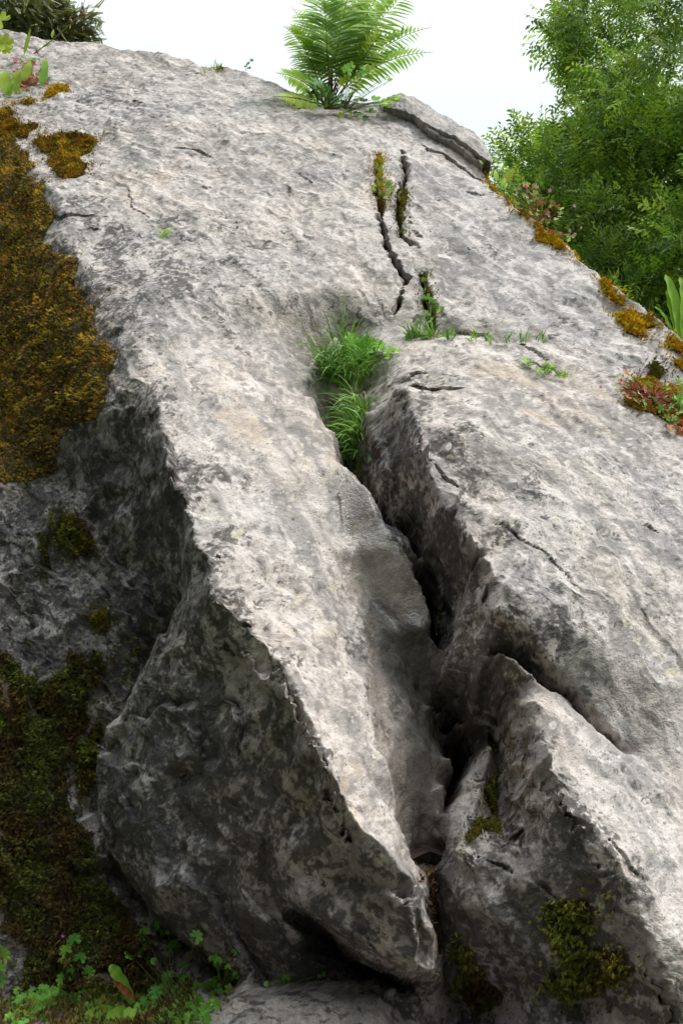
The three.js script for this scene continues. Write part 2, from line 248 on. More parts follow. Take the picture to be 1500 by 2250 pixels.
function stHit(px, py) { // first point of the relief on a sight line
  const d = rayOf(px, py), e = EYE.clone().sub(PO), es = e.x, et = e.dot(PT), en = e.dot(PN), dt = d.dot(PT), dn = d.dot(PN);
  let l = 1.2, pl = l; for (; l < 9; l += .006) { if (en + dn * l <= hRaw(es + d.x * l, et + dt * l)) break; pl = l; }
  for (let k = 0; k < 12; k++) { const m = (l + pl) / 2; if (en + dn * m <= hRaw(es + d.x * m, et + dt * m)) l = m; else pl = m; }
  return [es + d.x * l, et + dt * l, l];
}

function inPoly(P, x, y) { let c = false; for (let i = 0, j = P.length - 1; i < P.length; j = i++) if ((P[i][1] > y) !== (P[j][1] > y) && x < (P[j][0] - P[i][0]) * (y - P[i][1]) / (P[j][1] - P[i][1]) + P[i][0]) c = !c; return c; }
const onto = (x, y) => { let q = stHit(x, y); for (let k = 0; k < 60 && (q[2] > 7 || q[1] > crestAt(q[0])[0] + .02); k++) { x -= 1.2; y += 2; q = stHit(x, y); } return q; };
const polyOf = (pts) => pts.map(([x, y]) => { const [s, t] = onto(x, y); return [s, t]; });
const flat = (pts) => pts.map(([x, y, h]) => stAt(x, y, h));
// places where the stone changes: [px, py, black crust cover, warmth, pale lichen spots, roughness]
const SPOTS = [[100,130,.25,.4,.2,.9],[350,150,.15,.5,.2,.9],[600,250,.1,.5,.3,1],[250,230,.45,.2,.2,1],[420,330,.3,.5,.4,1],[300,420,.25,.7,.4,1],[200,470,.5,.2,.3,.9],[600,420,.15,.45,.5,.8],[740,400,.1,.5,.4,.7],[250,600,.6,.3,.5,.8],[400,600,.5,.3,.6,.8],[560,560,.45,.3,.6,.8],[480,700,.5,.3,.6,.8],[650,620,.3,.3,.5,.7],[780,600,.15,.4,.4,.6],[790,720,.4,.2,.3,.7],[270,760,.7,.2,.4,.8],[360,800,.3,.3,.5,.7],[420,760,.1,.4,.5,.5],[520,820,.1,.5,.4,.5],[640,780,.3,.6,.4,.6],[450,950,.2,.5,.6,.5],[560,960,.2,.55,.8,.4],[680,960,.15,.7,.5,.4],[500,1100,.35,.4,.7,.5],[640,1120,.2,.4,.9,.4],[740,1100,.3,.2,.8,.3],[560,1250,.3,.45,.9,.5],[700,1280,.25,.5,.9,.4],[620,1380,.2,.6,.8,.5],[740,1450,.3,.6,.9,.4],[700,1550,.1,.8,.6,.5],[800,1620,.25,.7,.8,.4],[790,1740,.2,.7,.5,.5],[850,1850,.1,.7,.3,.5],
[290,960,.85,.4,.5,1],[330,1100,.97,.2,.25,1],[250,1050,.9,.3,.4,1.1],[350,1220,1,.2,.1,1],[420,1160,.9,.2,.2,1],[60,1150,.85,.15,.7,1.2],[100,1300,.9,.15,.6,1.2],[200,1350,.92,.2,.5,1.2],[60,1500,.95,.2,.3,1.2],[430,1400,.75,.7,.4,1],[520,1450,.8,.6,.4,1.1],[420,1550,.97,.2,.3,1.2],[600,1620,.95,.2,.35,1.2],[330,1750,.97,.2,.35,1.3],[480,1800,.97,.2,.3,1.3],[620,1850,.97,.3,.2,1.3],[700,1750,.9,.3,.3,1.1],[560,2020,.98,.4,.15,1.3],[800,1980,.85,.5,.3,1.1],[880,2060,.85,.5,.3,1.1],[700,2100,1,.2,0,1],[700,2220,.5,.7,.4,1.1],[560,2230,.5,.7,.4,1.1],[850,2220,.6,.6,.3,1.1],
[940,330,.25,.2,.2,.8],[1000,420,.3,.05,.2,.6],[1050,550,.4,.0,.2,.6],[1150,620,.3,.0,.2,.6],[1000,600,.15,.3,.3,.6],[950,560,.15,.5,.3,.6],[1100,690,.3,.1,.3,.6],[1300,700,.4,0,.2,.7],[1420,770,.35,0,.2,.7],[930,240,.3,.2,.3,.8],[860,650,.3,.4,.3,.8],
[960,790,.15,.6,.4,.9],[1100,840,.15,.7,.5,.9],[1250,880,.2,.6,.5,.9],[1450,920,.2,.4,.4,.9],[940,830,.6,.4,.4,1],[1000,900,.25,.4,.6,.8],[1150,980,.3,.4,.7,.8],[1100,1080,.4,.5,.6,.8],[1300,1050,.25,.4,.6,.9],[1450,1100,.3,.3,.5,.9],[1150,1200,.3,.4,.7,.7],[1300,1250,.3,.3,.7,.7],[1450,1350,.35,.3,.6,.7],[1200,1330,.35,.3,.5,.7],[1350,1480,.3,.3,.6,.6],[1200,1560,.25,.35,.4,.6],[1300,1650,.2,.3,.3,.6],[1450,1650,.25,.2,.3,.6],[1400,1800,.2,.3,.4,.6],[1350,1800,.15,.5,.4,.6],[1460,2000,.15,.4,.4,.6],
[850,930,.75,.5,.3,1],[880,1030,.8,.5,.2,.9],[930,1150,.9,.5,.1,.7],[1000,1250,.95,.5,.05,.7],[1060,1300,.85,.3,.2,.8],[1020,1440,.95,.6,.05,.6],[1150,1420,.85,.6,.1,.8],[1060,1550,1,.4,0,.6],
[1165,1680,.7,.4,.3,1.1],[1180,1780,.75,.6,.3,1.1],[1100,1900,.6,.6,.2,1],[1050,1960,.95,.2,.1,1.1],[1250,1900,.85,.5,.3,1.1],[1150,2050,.97,.1,.1,1.2],[1350,2020,.9,.5,.3,1.2],[1300,2150,.95,.2,.2,1.2],[1440,2200,.6,.9,.3,1.1],[1220,2230,.8,.2,.3,1.2],
[1075,1680,.3,.5,.2,.3],[1040,1740,.35,.4,.2,.3],[1010,1810,.2,.8,.2,.3],[1090,1780,.5,.4,.2,.5],
[800,1250,.35,.3,.9,.25],[850,1400,.5,.2,.8,.15],[900,1520,.6,.1,.4,.12],[880,1620,.45,.3,.9,.15],[920,1730,.55,.2,.8,.1],[930,1850,.7,.3,.1,.08],[800,1150,.35,.1,.6,.25]
].map(([x, y, ...v]) => { const [s, t, d] = stHit(x, y); return [s, t, ...v]; });
const FX = 96, FY = 128, FS0 = -2.4, FS1 = 2.4, FT0 = -2.2, FT1 = 4.4, FIELD = [0, 1, 2, 3].map(() => new Float32Array(FX * FY));
for (let j = 0; j < FY; j++) for (let i = 0; i < FX; i++) { const s = lerp(FS0, FS1, i / (FX - 1)), t = lerp(FT0, FT1, j / (FY - 1)); let W = 0; const a = [0, 0, 0, 0]; for (const p of SPOTS) { const d2 = (p[0] - s) ** 2 + (p[1] - t) ** 2, w = 1 / (d2 * d2 + 2e-5); W += w; for (let k = 0; k < 4; k++) a[k] += w * p[k + 2]; } for (let k = 0; k < 4; k++) FIELD[k][j * FX + i] = a[k] / W; }
function field(k, s, t) { const x = clamp((s - FS0) / (FS1 - FS0) * (FX - 1), 0, FX - 1.001), y = clamp((t - FT0) / (FT1 - FT0) * (FY - 1), 0, FY - 1.001), i = Math.floor(x), j = Math.floor(y), u = x - i, v = y - j, q = j * FX + i, A = FIELD[k]; return lerp(lerp(A[q], A[q + 1], u), lerp(A[q + FX], A[q + FX + 1], u), v); }
// shaded flanks: black crust, plus shade painted into their darker colour
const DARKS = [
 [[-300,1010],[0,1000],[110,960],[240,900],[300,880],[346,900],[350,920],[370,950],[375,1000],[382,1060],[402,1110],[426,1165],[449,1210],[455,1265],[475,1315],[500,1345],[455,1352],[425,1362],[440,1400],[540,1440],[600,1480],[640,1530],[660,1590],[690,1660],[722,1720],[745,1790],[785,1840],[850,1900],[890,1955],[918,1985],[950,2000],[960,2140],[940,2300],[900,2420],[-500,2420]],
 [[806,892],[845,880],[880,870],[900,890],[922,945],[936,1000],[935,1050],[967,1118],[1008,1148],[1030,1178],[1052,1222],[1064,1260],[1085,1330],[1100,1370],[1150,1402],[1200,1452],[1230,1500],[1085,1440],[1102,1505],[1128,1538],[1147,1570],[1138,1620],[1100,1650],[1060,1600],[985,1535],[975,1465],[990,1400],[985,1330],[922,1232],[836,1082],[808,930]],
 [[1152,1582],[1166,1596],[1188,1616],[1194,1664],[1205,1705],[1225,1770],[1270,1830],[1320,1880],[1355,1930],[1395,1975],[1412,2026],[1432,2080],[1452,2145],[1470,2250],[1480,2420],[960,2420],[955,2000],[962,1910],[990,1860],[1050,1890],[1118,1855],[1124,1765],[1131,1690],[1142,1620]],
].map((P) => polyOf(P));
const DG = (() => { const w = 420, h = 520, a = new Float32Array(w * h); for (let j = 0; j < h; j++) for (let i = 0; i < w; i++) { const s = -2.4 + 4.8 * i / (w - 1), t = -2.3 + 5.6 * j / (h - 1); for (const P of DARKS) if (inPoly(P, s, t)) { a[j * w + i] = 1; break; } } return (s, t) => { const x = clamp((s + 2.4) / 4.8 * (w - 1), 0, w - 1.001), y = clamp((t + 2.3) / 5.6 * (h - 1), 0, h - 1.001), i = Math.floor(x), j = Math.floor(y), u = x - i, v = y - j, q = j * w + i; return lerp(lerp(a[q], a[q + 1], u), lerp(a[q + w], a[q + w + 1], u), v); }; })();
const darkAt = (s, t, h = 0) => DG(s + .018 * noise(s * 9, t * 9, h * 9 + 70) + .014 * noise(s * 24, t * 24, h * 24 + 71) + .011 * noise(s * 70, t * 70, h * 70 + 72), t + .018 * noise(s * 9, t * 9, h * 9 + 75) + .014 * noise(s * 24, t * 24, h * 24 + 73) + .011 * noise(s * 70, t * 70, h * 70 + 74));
const GULLY = polyOf([[742,1085],[800,1065],[832,1150],[900,1240],[935,1340],[940,1400],[985,1440],[1000,1560],[1012,1640],[1000,1720],[978,1790],[970,1860],[945,1915],[905,1895],[884,1810],[864,1730],[836,1660],[812,1570],[800,1450],[786,1330],[765,1200]]);
const gullyAt = (s, t) => { const a = .04 * noise(s * 9, t * 6, 81) + .014 * noise(s * 34, t * 34, 82) + .008 * noise(s * 100, t * 100, 85), b = .04 * noise(s * 9, t * 6, 83) + .014 * noise(s * 34, t * 34, 84); return inPoly(GULLY, s + a, t + b) ? 1 : 0; };
// wetted gully
const WET = [[830,1330,.03],[860,1400,.1],[920,1520,.1],[960,1580,.08],[900,1690,.07],[925,1770,.07],[935,1860,.07],[945,1960,.05]].map(([x, y, r]) => { const [s, t] = stHit(x, y); return [s, t, r]; });
const wetAt = (s, t) => { let w = 0; for (let i = 1; i < WET.length; i++) { const A = WET[i - 1], B = WET[i], dx = B[0] - A[0], dy = B[1] - A[1], k = clamp(((s - A[0]) * dx + (t - A[1]) * dy) / (dx * dx + dy * dy)); w = Math.max(w, 1 - Math.hypot(s - A[0] - k * dx, t - A[1] - k * dy) / (lerp(A[2], B[2], k) * 1.25)); } return clamp(w * 1.6); };

// cracks and flake edges: [width m, depth m, points...]; a flake edge lifts the stone above it
const CUTS = [
 [.024,.08,[830,345],[826,390],[828,430],[840,455],[836,480],[846,525],[860,557],[876,592],[892,612],[885,645],[868,692]],
 [.022,.07,[880,330],[884,355],[888,390],[886,415],[877,440],[875,475],[882,522],[900,540]],
 [.02,.08,[926,603],[935,645],[943,680],[950,725]],
 [.012,.06,[922,315],[942,333],[975,341],[1015,370],[1062,397]],
 [.008,.03,[1020,422],[1055,433],[1083,428]],[.007,.03,[893,484],[917,496]],[.008,.04,[905,508],[926,526]],[.008,.03,[897,531],[925,554]],
 [.009,.03,[384,326],[430,333],[480,350]],[.01,.04,[440,408],[455,412],[470,405]],[.008,.04,[625,402],[637,415],[636,434]],[.006,.03,[652,378],[688,402]],[.006,.02,[280,410],[290,460],[345,490]],
 [.007,.03,[290,222],[308,230]],[.006,.02,[405,165],[450,163],[470,180]],[.008,.02,[620,290],[640,291]],[.008,.03,[185,500],[215,505]],[.006,.03,[75,447],[130,480],[240,480]],
 [.012,.05,[895,846],[930,858],[985,853],[1020,851]],[.01,.04,[895,840],[905,822],[935,818]],[.008,.03,[862,866],[885,872]],[.008,.03,[955,1020],[985,1055],[1010,1070]],[.006,.03,[1405,1156],[1445,1172]],
 [.006,.02,[1085,1140],[1140,1185],[1200,1220],[1260,1290]],[.008,.02,[1340,1850],[1420,1930]],
 [.008,.03,[530,1378],[552,1380]],[.007,.03,[470,1215],[478,1222]],
 [.006,.03,[1035,1712],[1055,1716],[1068,1712]],[.007,.03,[1040,1870],[1100,1905],[1125,1925]],[.008,.03,[1127,1706],[1180,1725]],
 [.01,.04,[1000,735],[1040,742],[1070,735]],[.008,.03,[1135,745],[1155,760],[1200,790]],
].map(([w, d, ...p]) => { const P = p.map((q) => onto(...q)); let a = 1e9, b = -1e9, c = 1e9, e = -1e9; for (const q of P) { a = Math.min(a, q[0]); b = Math.max(b, q[0]); c = Math.min(c, q[1]); e = Math.max(e, q[1]); } return { w, d, P, a: a - .07, b: b + .07, c: c - .07, e: e + .07 }; });
function cutAt(s, t, wob) {
  let h = 0;
  for (const c of CUTS) {
    if (s < c.a || s > c.b || t < c.c || t > c.e) continue;
    let best = 1e9, side = 1, along = 0;
    for (let i = 1; i < c.P.length; i++) { const A = c.P[i - 1], B = c.P[i], dx = B[0] - A[0], dy = B[1] - A[1], k = clamp(((s - A[0]) * dx + (t - A[1]) * dy) / (dx * dx + dy * dy)), ex = s - A[0] - k * dx, ey = t - A[1] - k * dy, d = Math.hypot(ex, ey); if (d < best) { best = d; side = Math.sign(dx * ey - dy * ex); along = (i - 1 + k) / (c.P.length - 1); } }
    const w = c.w * (c.w < .011 ? .62 : 1) * (.25 + .95 * Math.sqrt(Math.max(0, Math.sin(Math.PI * clamp(along, .01, .99))))) * clamp(1 + 1.5 * wob + .5 * noise(s * 70, t * 70, 66), .12, 1.9);
    if (best < w * .5) h -= c.d * (c.w < .011 ? .6 : 1) * (1 - (best / (w * .5)) ** 1.5);
    if (side > 0) h += Math.min(.012, c.d * .3) * Math.exp(-best / .025) * Math.sin(Math.PI * along);
  }
  return h;
}
// relief in the stone: flutes running down the dip, hollows, pits, broken ribs on the dark flanks
const VX = .47, VY = -Math.sqrt(1 - VX * VX);
function relief(s, t, rough, K) {
  const q = s * VX + t * VY, p = -s * VY + t * VX; // along, across the dip
  const lit = K > .5 ? 1 : .62; let h = .017 * noise(p * 4.2, q * 1.8, 1.5) + .011 * noise(p * 9, q * 4.5, 4.5); rough *= lit;
  const wr = 1.1 * noise(s * 5, t * 5, 9), fl = 1 - Math.abs(noise(p * 10 + wr, q * 3.6, 7.5)); h += .011 * (fl * fl - .5);
  const f2 = 1 - Math.abs(noise(p * 27 + noise(s * 11, t * 11, 2), q * 13, 3.5)); h += .0065 * rough * (f2 - .6);
  const f3 = 1 - Math.abs(noise(p * 58, q * 46 + noise(s * 20, t * 20, 6), 13.5)); h += .0035 * rough * (f3 - .6);
  h += .006 * rough * fbm(p * 42, q * 26, 8.5, 3) + .0028 * rough * fbm(s * 120, t * 120, 2.5, 2);
  const pit = noise(p * 24, q * 15, 20.5); if (pit > .4) h -= .03 * (pit - .4) * rough;
  const scar = noise(p * 13, q * 9, 25.5) + .3 * noise(s * 55, t * 55, 4); h += .005 * rough * smooth(.1, .16, scar) ; // shallow flakes with broken edges
  if (K > .8) { const z = p * 5.2 + 1.3 * noise(s * 3.5, t * 3.5, 19) + .35 * noise(s * 12, t * 12, 14), f = z - Math.floor(z), amp = (K - .8) * 5 * clamp(.55 + 1.2 * noise(s * 4, t * 4, 23)); h += .07 * amp * (f < .78 ? f / .78 : (1 - f) / .22); }
  return [h, p, q];
}
function sampleRock(s, t) { // full height with detail
  const rough = field(3, s, t), wob = noise(s * 26, t * 26, 5.5), ws = .010 * noise(s * 8, t * 8, 11.5) + .009 * noise(s * 14, t * 14, 51.5) * (.5 + noise(s * 4, t * 4, 52.5)), wt = .012 * noise(s * 8, t * 8, 31.5) ;
  const cut = cutAt(s + ws * .6, t + wt * .6, wob);
  const gl = inPoly(GULLY, s, t), [r, p, q] = relief(s, t, rough, darkAt(s, t));
  return [hRaw(s + ws, t + wt) + r * (gl ? .14 : 1) * (.35 + .65 * Math.min(1, rough * 1.4)) + cut, p, q, cut, rough];
}

// which block a spot belongs to: borders run along the fissure floors
const BLOCKS = {
  foot: flat([[440,2180,-.4],[520,2178,-.42],[620,2100,-.36],[705,2060,-.36],[780,2112,-.37],[870,2150,-.35],[930,2180,-.31],[990,2250,-.28],[1000,2420,-.3],[470,2420,0],[460,2230,-.2]]),
  wedge: flat([[1092,1588,-.16],[1110,1700,-.14],[1108,1830,-.06],[1114,1858,-.02],[992,1853,-.06],[975,1840,-.09],[974,1796,-.1],[984,1762,-.1],[1020,1680,-.13],[1030,1630,-.15]]),
  left: flat([[-900,1090,-.33],[0,1085,-.33],[110,1075,-.3],[200,1150,-.25],[300,1240,-.22],[364,1335,-.27],[338,1385,-.33],[284,1500,-.35],[232,1590,-.36],[198,1680,-.38],[190,1760,-.4],[214,1850,-.43],[255,1935,-.45],[325,2020,-.47],[420,2110,-.47],[460,2200,-.4],[470,2420,0],[470,3300,.2],[-900,3300,.2]]),
  right: flat([[700,760,-.3],[890,736,-.26],[985,737,-.255],[1080,745,-.24],[1200,747,-.225],[1290,791,-.2],[1390,866,-.18],[1500,951,-.16],[2400,1700,-.1],[2400,3300,.2],[1010,3300,.2],[1000,2420,-.3],[990,2250,-.27],[962,2090,-.2],[945,1935,-.1],[968,1860,-.1],[984,1762,-.1],[1020,1680,-.13],[1030,1630,-.15],[1010,1585,-.15],[985,1430,-.13],[966,1370,-.16],[948,1310,-.18],[914,1230,-.18],[868,1165,-.18],[843,1120,-.16],[822,1075,-.15],[792,1030,-.15],[765,960,-.15],[735,890,-.18],[690,830,-.2]]),
  upper: flat([[838,180,-.7],[800,262,-.6],[830,345,-.5],[826,390,-.47],[828,430,-.45],[840,455,-.42],[836,480,-.4],[846,525,-.37],[860,557,-.33],[876,592,-.31],[892,612,-.29],[885,645,-.28],[868,692,-.26],[880,730,-.26],[890,736,-.26],[985,737,-.255],[1080,745,-.24],[1200,747,-.225],[1290,791,-.2],[1390,866,-.18],[1500,951,-.16],[2400,1700,-.1],[2400,0,-3],[1600,-900,-4],[838,-700,-4]]),
};
const BORDER = ['foot', 'wedge', 'left', 'right', 'upper'];
const blockAt = (s, t) => { for (let i = 0; i < BORDER.length; i++) if (inPoly(BLOCKS[BORDER[i]], s, t)) return i + 1; return 0; };

function mossIn(M, s, t) { // metres inside the ragged outline, below 0 outside
  let d = 1e9; const P = M.P; for (let i = 0, j = P.length - 1; i < P.length; j = i++) { const A = P[j], B = P[i], dx = B[0] - A[0], dy = B[1] - A[1], k = clamp(((s - A[0]) * dx + (t - A[1]) * dy) / (dx * dx + dy * dy + 1e-12)); d = Math.min(d, Math.hypot(s - A[0] - k * dx, t - A[1] - k * dy)); }
  const w = Math.min(1, M.w / .25); return (inPoly(P, s, t) ? d : -d) + (.007 + .032 * w) * noise(s * 13, t * 13, M.size * 500) + (.006 + .012 * w) * noise(s * 34, t * 34, M.size * 700) + .006 * noise(s * 90, t * 90, 4) - .006 * w + (w > .8 ? .075 * noise(s * 5.5, t * 5.5, M.size * 300) - .008 : 0);
}
const MOSS = MOSSES.map(([label, hue, size, ...pts]) => { const P = polyOf(pts), xs = P.map((q) => q[0]), ys = P.map((q) => q[1]); return { label, hue, size, P, w: Math.min(Math.max(...xs) - Math.min(...xs), Math.max(...ys) - Math.min(...ys)), a: Math.min(...xs) - .06, b: Math.max(...xs) + .06, c: Math.min(...ys) - .06, e: Math.max(...ys) + .06 }; });
function rockColour(s, t, p, q, cut, D, h, out) {
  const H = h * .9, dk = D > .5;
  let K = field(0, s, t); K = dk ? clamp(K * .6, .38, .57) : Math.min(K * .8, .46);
  const W = field(1, s, t), L = field(2, s, t);
  const n1 = fbm(p * 5, q * 3.4, H * 4 + 40.5, 3), n2 = fbm(p * 16, q * 12, H * 14 + 41.5, 3), n3 = noise(s * 64, t * 64, H * 64 + 42.5), n4 = noise(s * 170, t * 170, H * 170 + 43.5), n5 = noise(s * 390, t * 390, H * 390 + 44.5);
  const w = clamp(W + .7 * n1), fine = .2 * n3 + .28 * n4 + .34 * n5;
  let r = lerp(.37, .48, w), g = lerp(.36, .42, w), b = lerp(.36, .37, w);
  let v = (dk ? .8 : 1) * (1 + .3 * n2 + .2 * n1 + fine); r *= v; g *= v; b *= v;  // base tone painted darker on the shaded flanks
  const reg = noise(s * 2.6, t * 2.6, H * 2.6 + 90.5) + .5 * noise(s * 6, t * 6, H * 6 + 91.5), stk = fbm(p * 22, q * 2.4, H * 3 + 93.5, 3);
  const blot = fbm(p * 12 + n3 * .1, q * 9, H * 9 + 50.5, 5);           // chalky crust, patch by patch
  const ck = smooth(.0, .09, blot - .1 * reg + .2 * n3 + .14 * n4 + .1 * n5) * (dk ? .3 : .68) * (1 - K * .5), cv = 1 + .12 * n4 + .14 * n5 + .1 * n2;
  r = lerp(r, .57 * cv, ck); g = lerp(g, .532 * cv, ck); b = lerp(b, .512 * cv, ck);
  const gm = .5 * fbm(p * 15 + 5, q * 11, H * 11 + 55.5, 4) + .32 * noise(s * 44, t * 32, H * 32 + 56.5) + .2 * n4 + .1 * n5, gk = smooth(.0, .12, gm - .03 + .16 * reg) * .6; // grey stain
  const gs = .13 * (1 + .4 * n2 + .3 * n5); r = lerp(r, gs, gk); g = lerp(g, gs * .955, gk); b = lerp(b, gs * .955, gk);
  { const e = smooth(.12, .3, stk + .12 * reg + .1 * n3) * .5; r = lerp(r, .19, e); g = lerp(g, .182, e); b = lerp(b, .18, e); } // run-off streaks
  if (W > .5 && !dk) { const e = smooth(.18, .3, fbm(p * 6 + 9, q * 5, H * 5 + 58.5, 4)) * .45; r = lerp(r, .52, e); g = lerp(g, .43, e); b = lerp(b, .34, e); } // buff patches
  const m = .5 * fbm(p * 9, q * 7, H * 7 + 60.5, 4) + .26 * noise(s * 36, t * 36, H * 36 + 61.5) + .2 * noise(s * 95, t * 95, H * 95 + 62.5) + .16 * n5; // black crust, its cover raised on the flanks to deepen their shade
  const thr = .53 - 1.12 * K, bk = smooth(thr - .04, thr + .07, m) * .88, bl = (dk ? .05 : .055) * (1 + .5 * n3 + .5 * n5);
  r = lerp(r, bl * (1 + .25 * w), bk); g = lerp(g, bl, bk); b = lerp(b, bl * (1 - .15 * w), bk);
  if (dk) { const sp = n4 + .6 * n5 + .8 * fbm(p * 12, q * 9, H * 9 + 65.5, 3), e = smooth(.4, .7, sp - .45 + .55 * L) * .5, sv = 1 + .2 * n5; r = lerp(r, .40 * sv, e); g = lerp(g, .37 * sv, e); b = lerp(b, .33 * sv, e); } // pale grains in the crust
  const gl = !dk && gullyAt(s, t);
  if (gl) { const k = .5 + .3 * clamp(.5 + n2 + .4 * n3), sm = 1 + .2 * n2 + .16 * n3 + .2 * n4 + .16 * n5, gr = n1 + .5 * n2; r = lerp(r, .225 * sm + .05 * gr, k); g = lerp(g, .202 * sm + .05 * gr, k); b = lerp(b, .175 * sm + .025 * gr, k); } // algae-browned, water-worn
  // round pale lichens in three sizes
  const LD = dk ? L * .2 : gl ? 1.3 : L * 1.35;
  for (const [c, f, lo, hi, k0] of [[.06, .42, .1, .36, 1], [.028, .5, .12, .4, 2], [.014, .5, .15, .44, 3]]) {
    const gx = s / c + .3 * noise(s * 14, t * 14, 33), gy = t / c + .3 * noise(s * 14, t * 14, 37), i0 = Math.floor(gx), j0 = Math.floor(gy), patch = clamp(.5 + 1.8 * noise(s * 7, t * 7, 80 + k0));
    for (let dj = -1; dj <= 1; dj++) for (let di = -1; di <= 1; di++) {
      const i = i0 + di, j = j0 + dj; if (hash2(i, j, k0) > LD * f * patch) continue;
      const cx = i + .15 + .7 * hash2(i, j, k0 + 7), cy = j + .15 + .7 * hash2(i, j, k0 + 13), rad = lerp(lo, hi, hash2(i, j, k0 + 21) ** 2), el = .75 + .5 * hash2(i, j, k0 + 3), d = Math.hypot((gx - cx) * el, (gy - cy) / el) + .09 * n3 * (c > .02 ? 1 : .6) + .06 * n4;
      if (d < rad) { const tint = hash2(i, j, k0 + 31), ring = .85 + .2 * smooth(rad * .5, rad, d), e = smooth(rad, rad - .07, d) * (.4 + .5 * hash2(i, j, k0 + 41)), yy = tint > (gl ? .35 : dk ? .97 : .75) ? 1 : 0, br = (dk ? .34 : gl ? .4 : .64) * ring * (1 + .1 * n4 + .16 * n5) * (1 - .2 * yy); r = lerp(r, br, e); g = lerp(g, br * (yy ? .95 : .96), e); b = lerp(b, br * (yy ? .7 : .88), e); }
    }
  }
  const pit = noise(s * 120, t * 120, H * 120 + 77.5) + .5 * n5 + .4 * n2; if (pit > .62 && !gl) { const e = smooth(.62, .8, pit) * .75; r = lerp(r, .05, e); g = lerp(g, .046, e); b = lerp(b, .042, e); } // dirt in pits
  const wt = wetAt(s, t), wd = 1 - .42 * smooth(.3, .7, wt + .3 * n2); r *= wd; g *= wd * .98; b *= wd * .97; // wet stone is darker
  for (const M of MOSS) { if (s < M.a || s > M.b || t < M.c || t > M.e) continue; if (mossIn(M, s, t) > .003 + .008 * n3 + .006 * n4) { r = lerp(r, .05, .85); g = lerp(g, .036, .85); b = lerp(b, .014, .85); } } // mossy soil
  if (cut < -.012) { const e = smooth(.012, .05, -cut); r = lerp(r, .06, e); g = lerp(g, .055, e); b = lerp(b, .045, e); } // the cracks darken with depth
  out[0] = clamp(r * 1.02, .012, .8); out[1] = clamp(g * .975, .012, .78); out[2] = clamp(b * .965, .012, .76);
}

const rockGrain = (() => { // fine tileable grain: colour and bump
  const N = 1024, lat = (n, k) => { const a = new Float32Array(n * n); reseed(k); for (let i = 0; i < a.length; i++) a[i] = rnd(); return (x, y) => { const X = Math.floor(x), Y = Math.floor(y); let u = x - X, v = y - Y; u = u * u * (3 - 2 * u); v = v * v * (3 - 2 * v); const g = (i, j) => a[((j % n + n) % n) * n + ((i % n + n) % n)]; return lerp(lerp(g(X, Y), g(X + 1, Y), u), lerp(g(X, Y + 1), g(X + 1, Y + 1), u), v); }; };
  const l = [lat(64, 1), lat(128, 2), lat(256, 4), lat(512, 5)], col = new Uint8Array(N * N * 4), bmp = new Uint8Array(N * N * 4);
  for (let j = 0; j < N; j++) for (let i = 0; i < N; i++) {
    const x = i / N, y = j / N, f = .3 * l[0](x * 64, y * 64) + .3 * l[1](x * 128, y * 128) + .25 * l[2](x * 256, y * 256) + .15 * l[3](x * 512, y * 512), k = (j * N + i) * 4;
    const c = clamp(.86 + .42 * (f - .5)) * 255; col[k] = c; col[k + 1] = c; col[k + 2] = c; col[k + 3] = 255;
    const h = clamp(f * 1.3 - .15) * 255; bmp[k] = bmp[k + 1] = bmp[k + 2] = h; bmp[k + 3] = 255;
  }
  const mk = (d) => { const t = new THREE.DataTexture(d, N, N); t.wrapS = t.wrapT = THREE.RepeatWrapping; t.magFilter = THREE.LinearFilter; t.minFilter = THREE.LinearMipmapLinearFilter; t.repeat.set(1.6, 1.6); t.needsUpdate = true; return t; };
  return { map: mk(col), bump: mk(bmp) };
})();
const rockMat = new THREE.MeshStandardMaterial({ vertexColors: true, roughness: .85, map: rockGrain.map, bumpMap: rockGrain.bump, bumpScale: .0022, side: THREE.DoubleSide });
const stoneMat = new THREE.MeshStandardMaterial({ roughness: 1, bumpScale: .0022, side: THREE.DoubleSide });

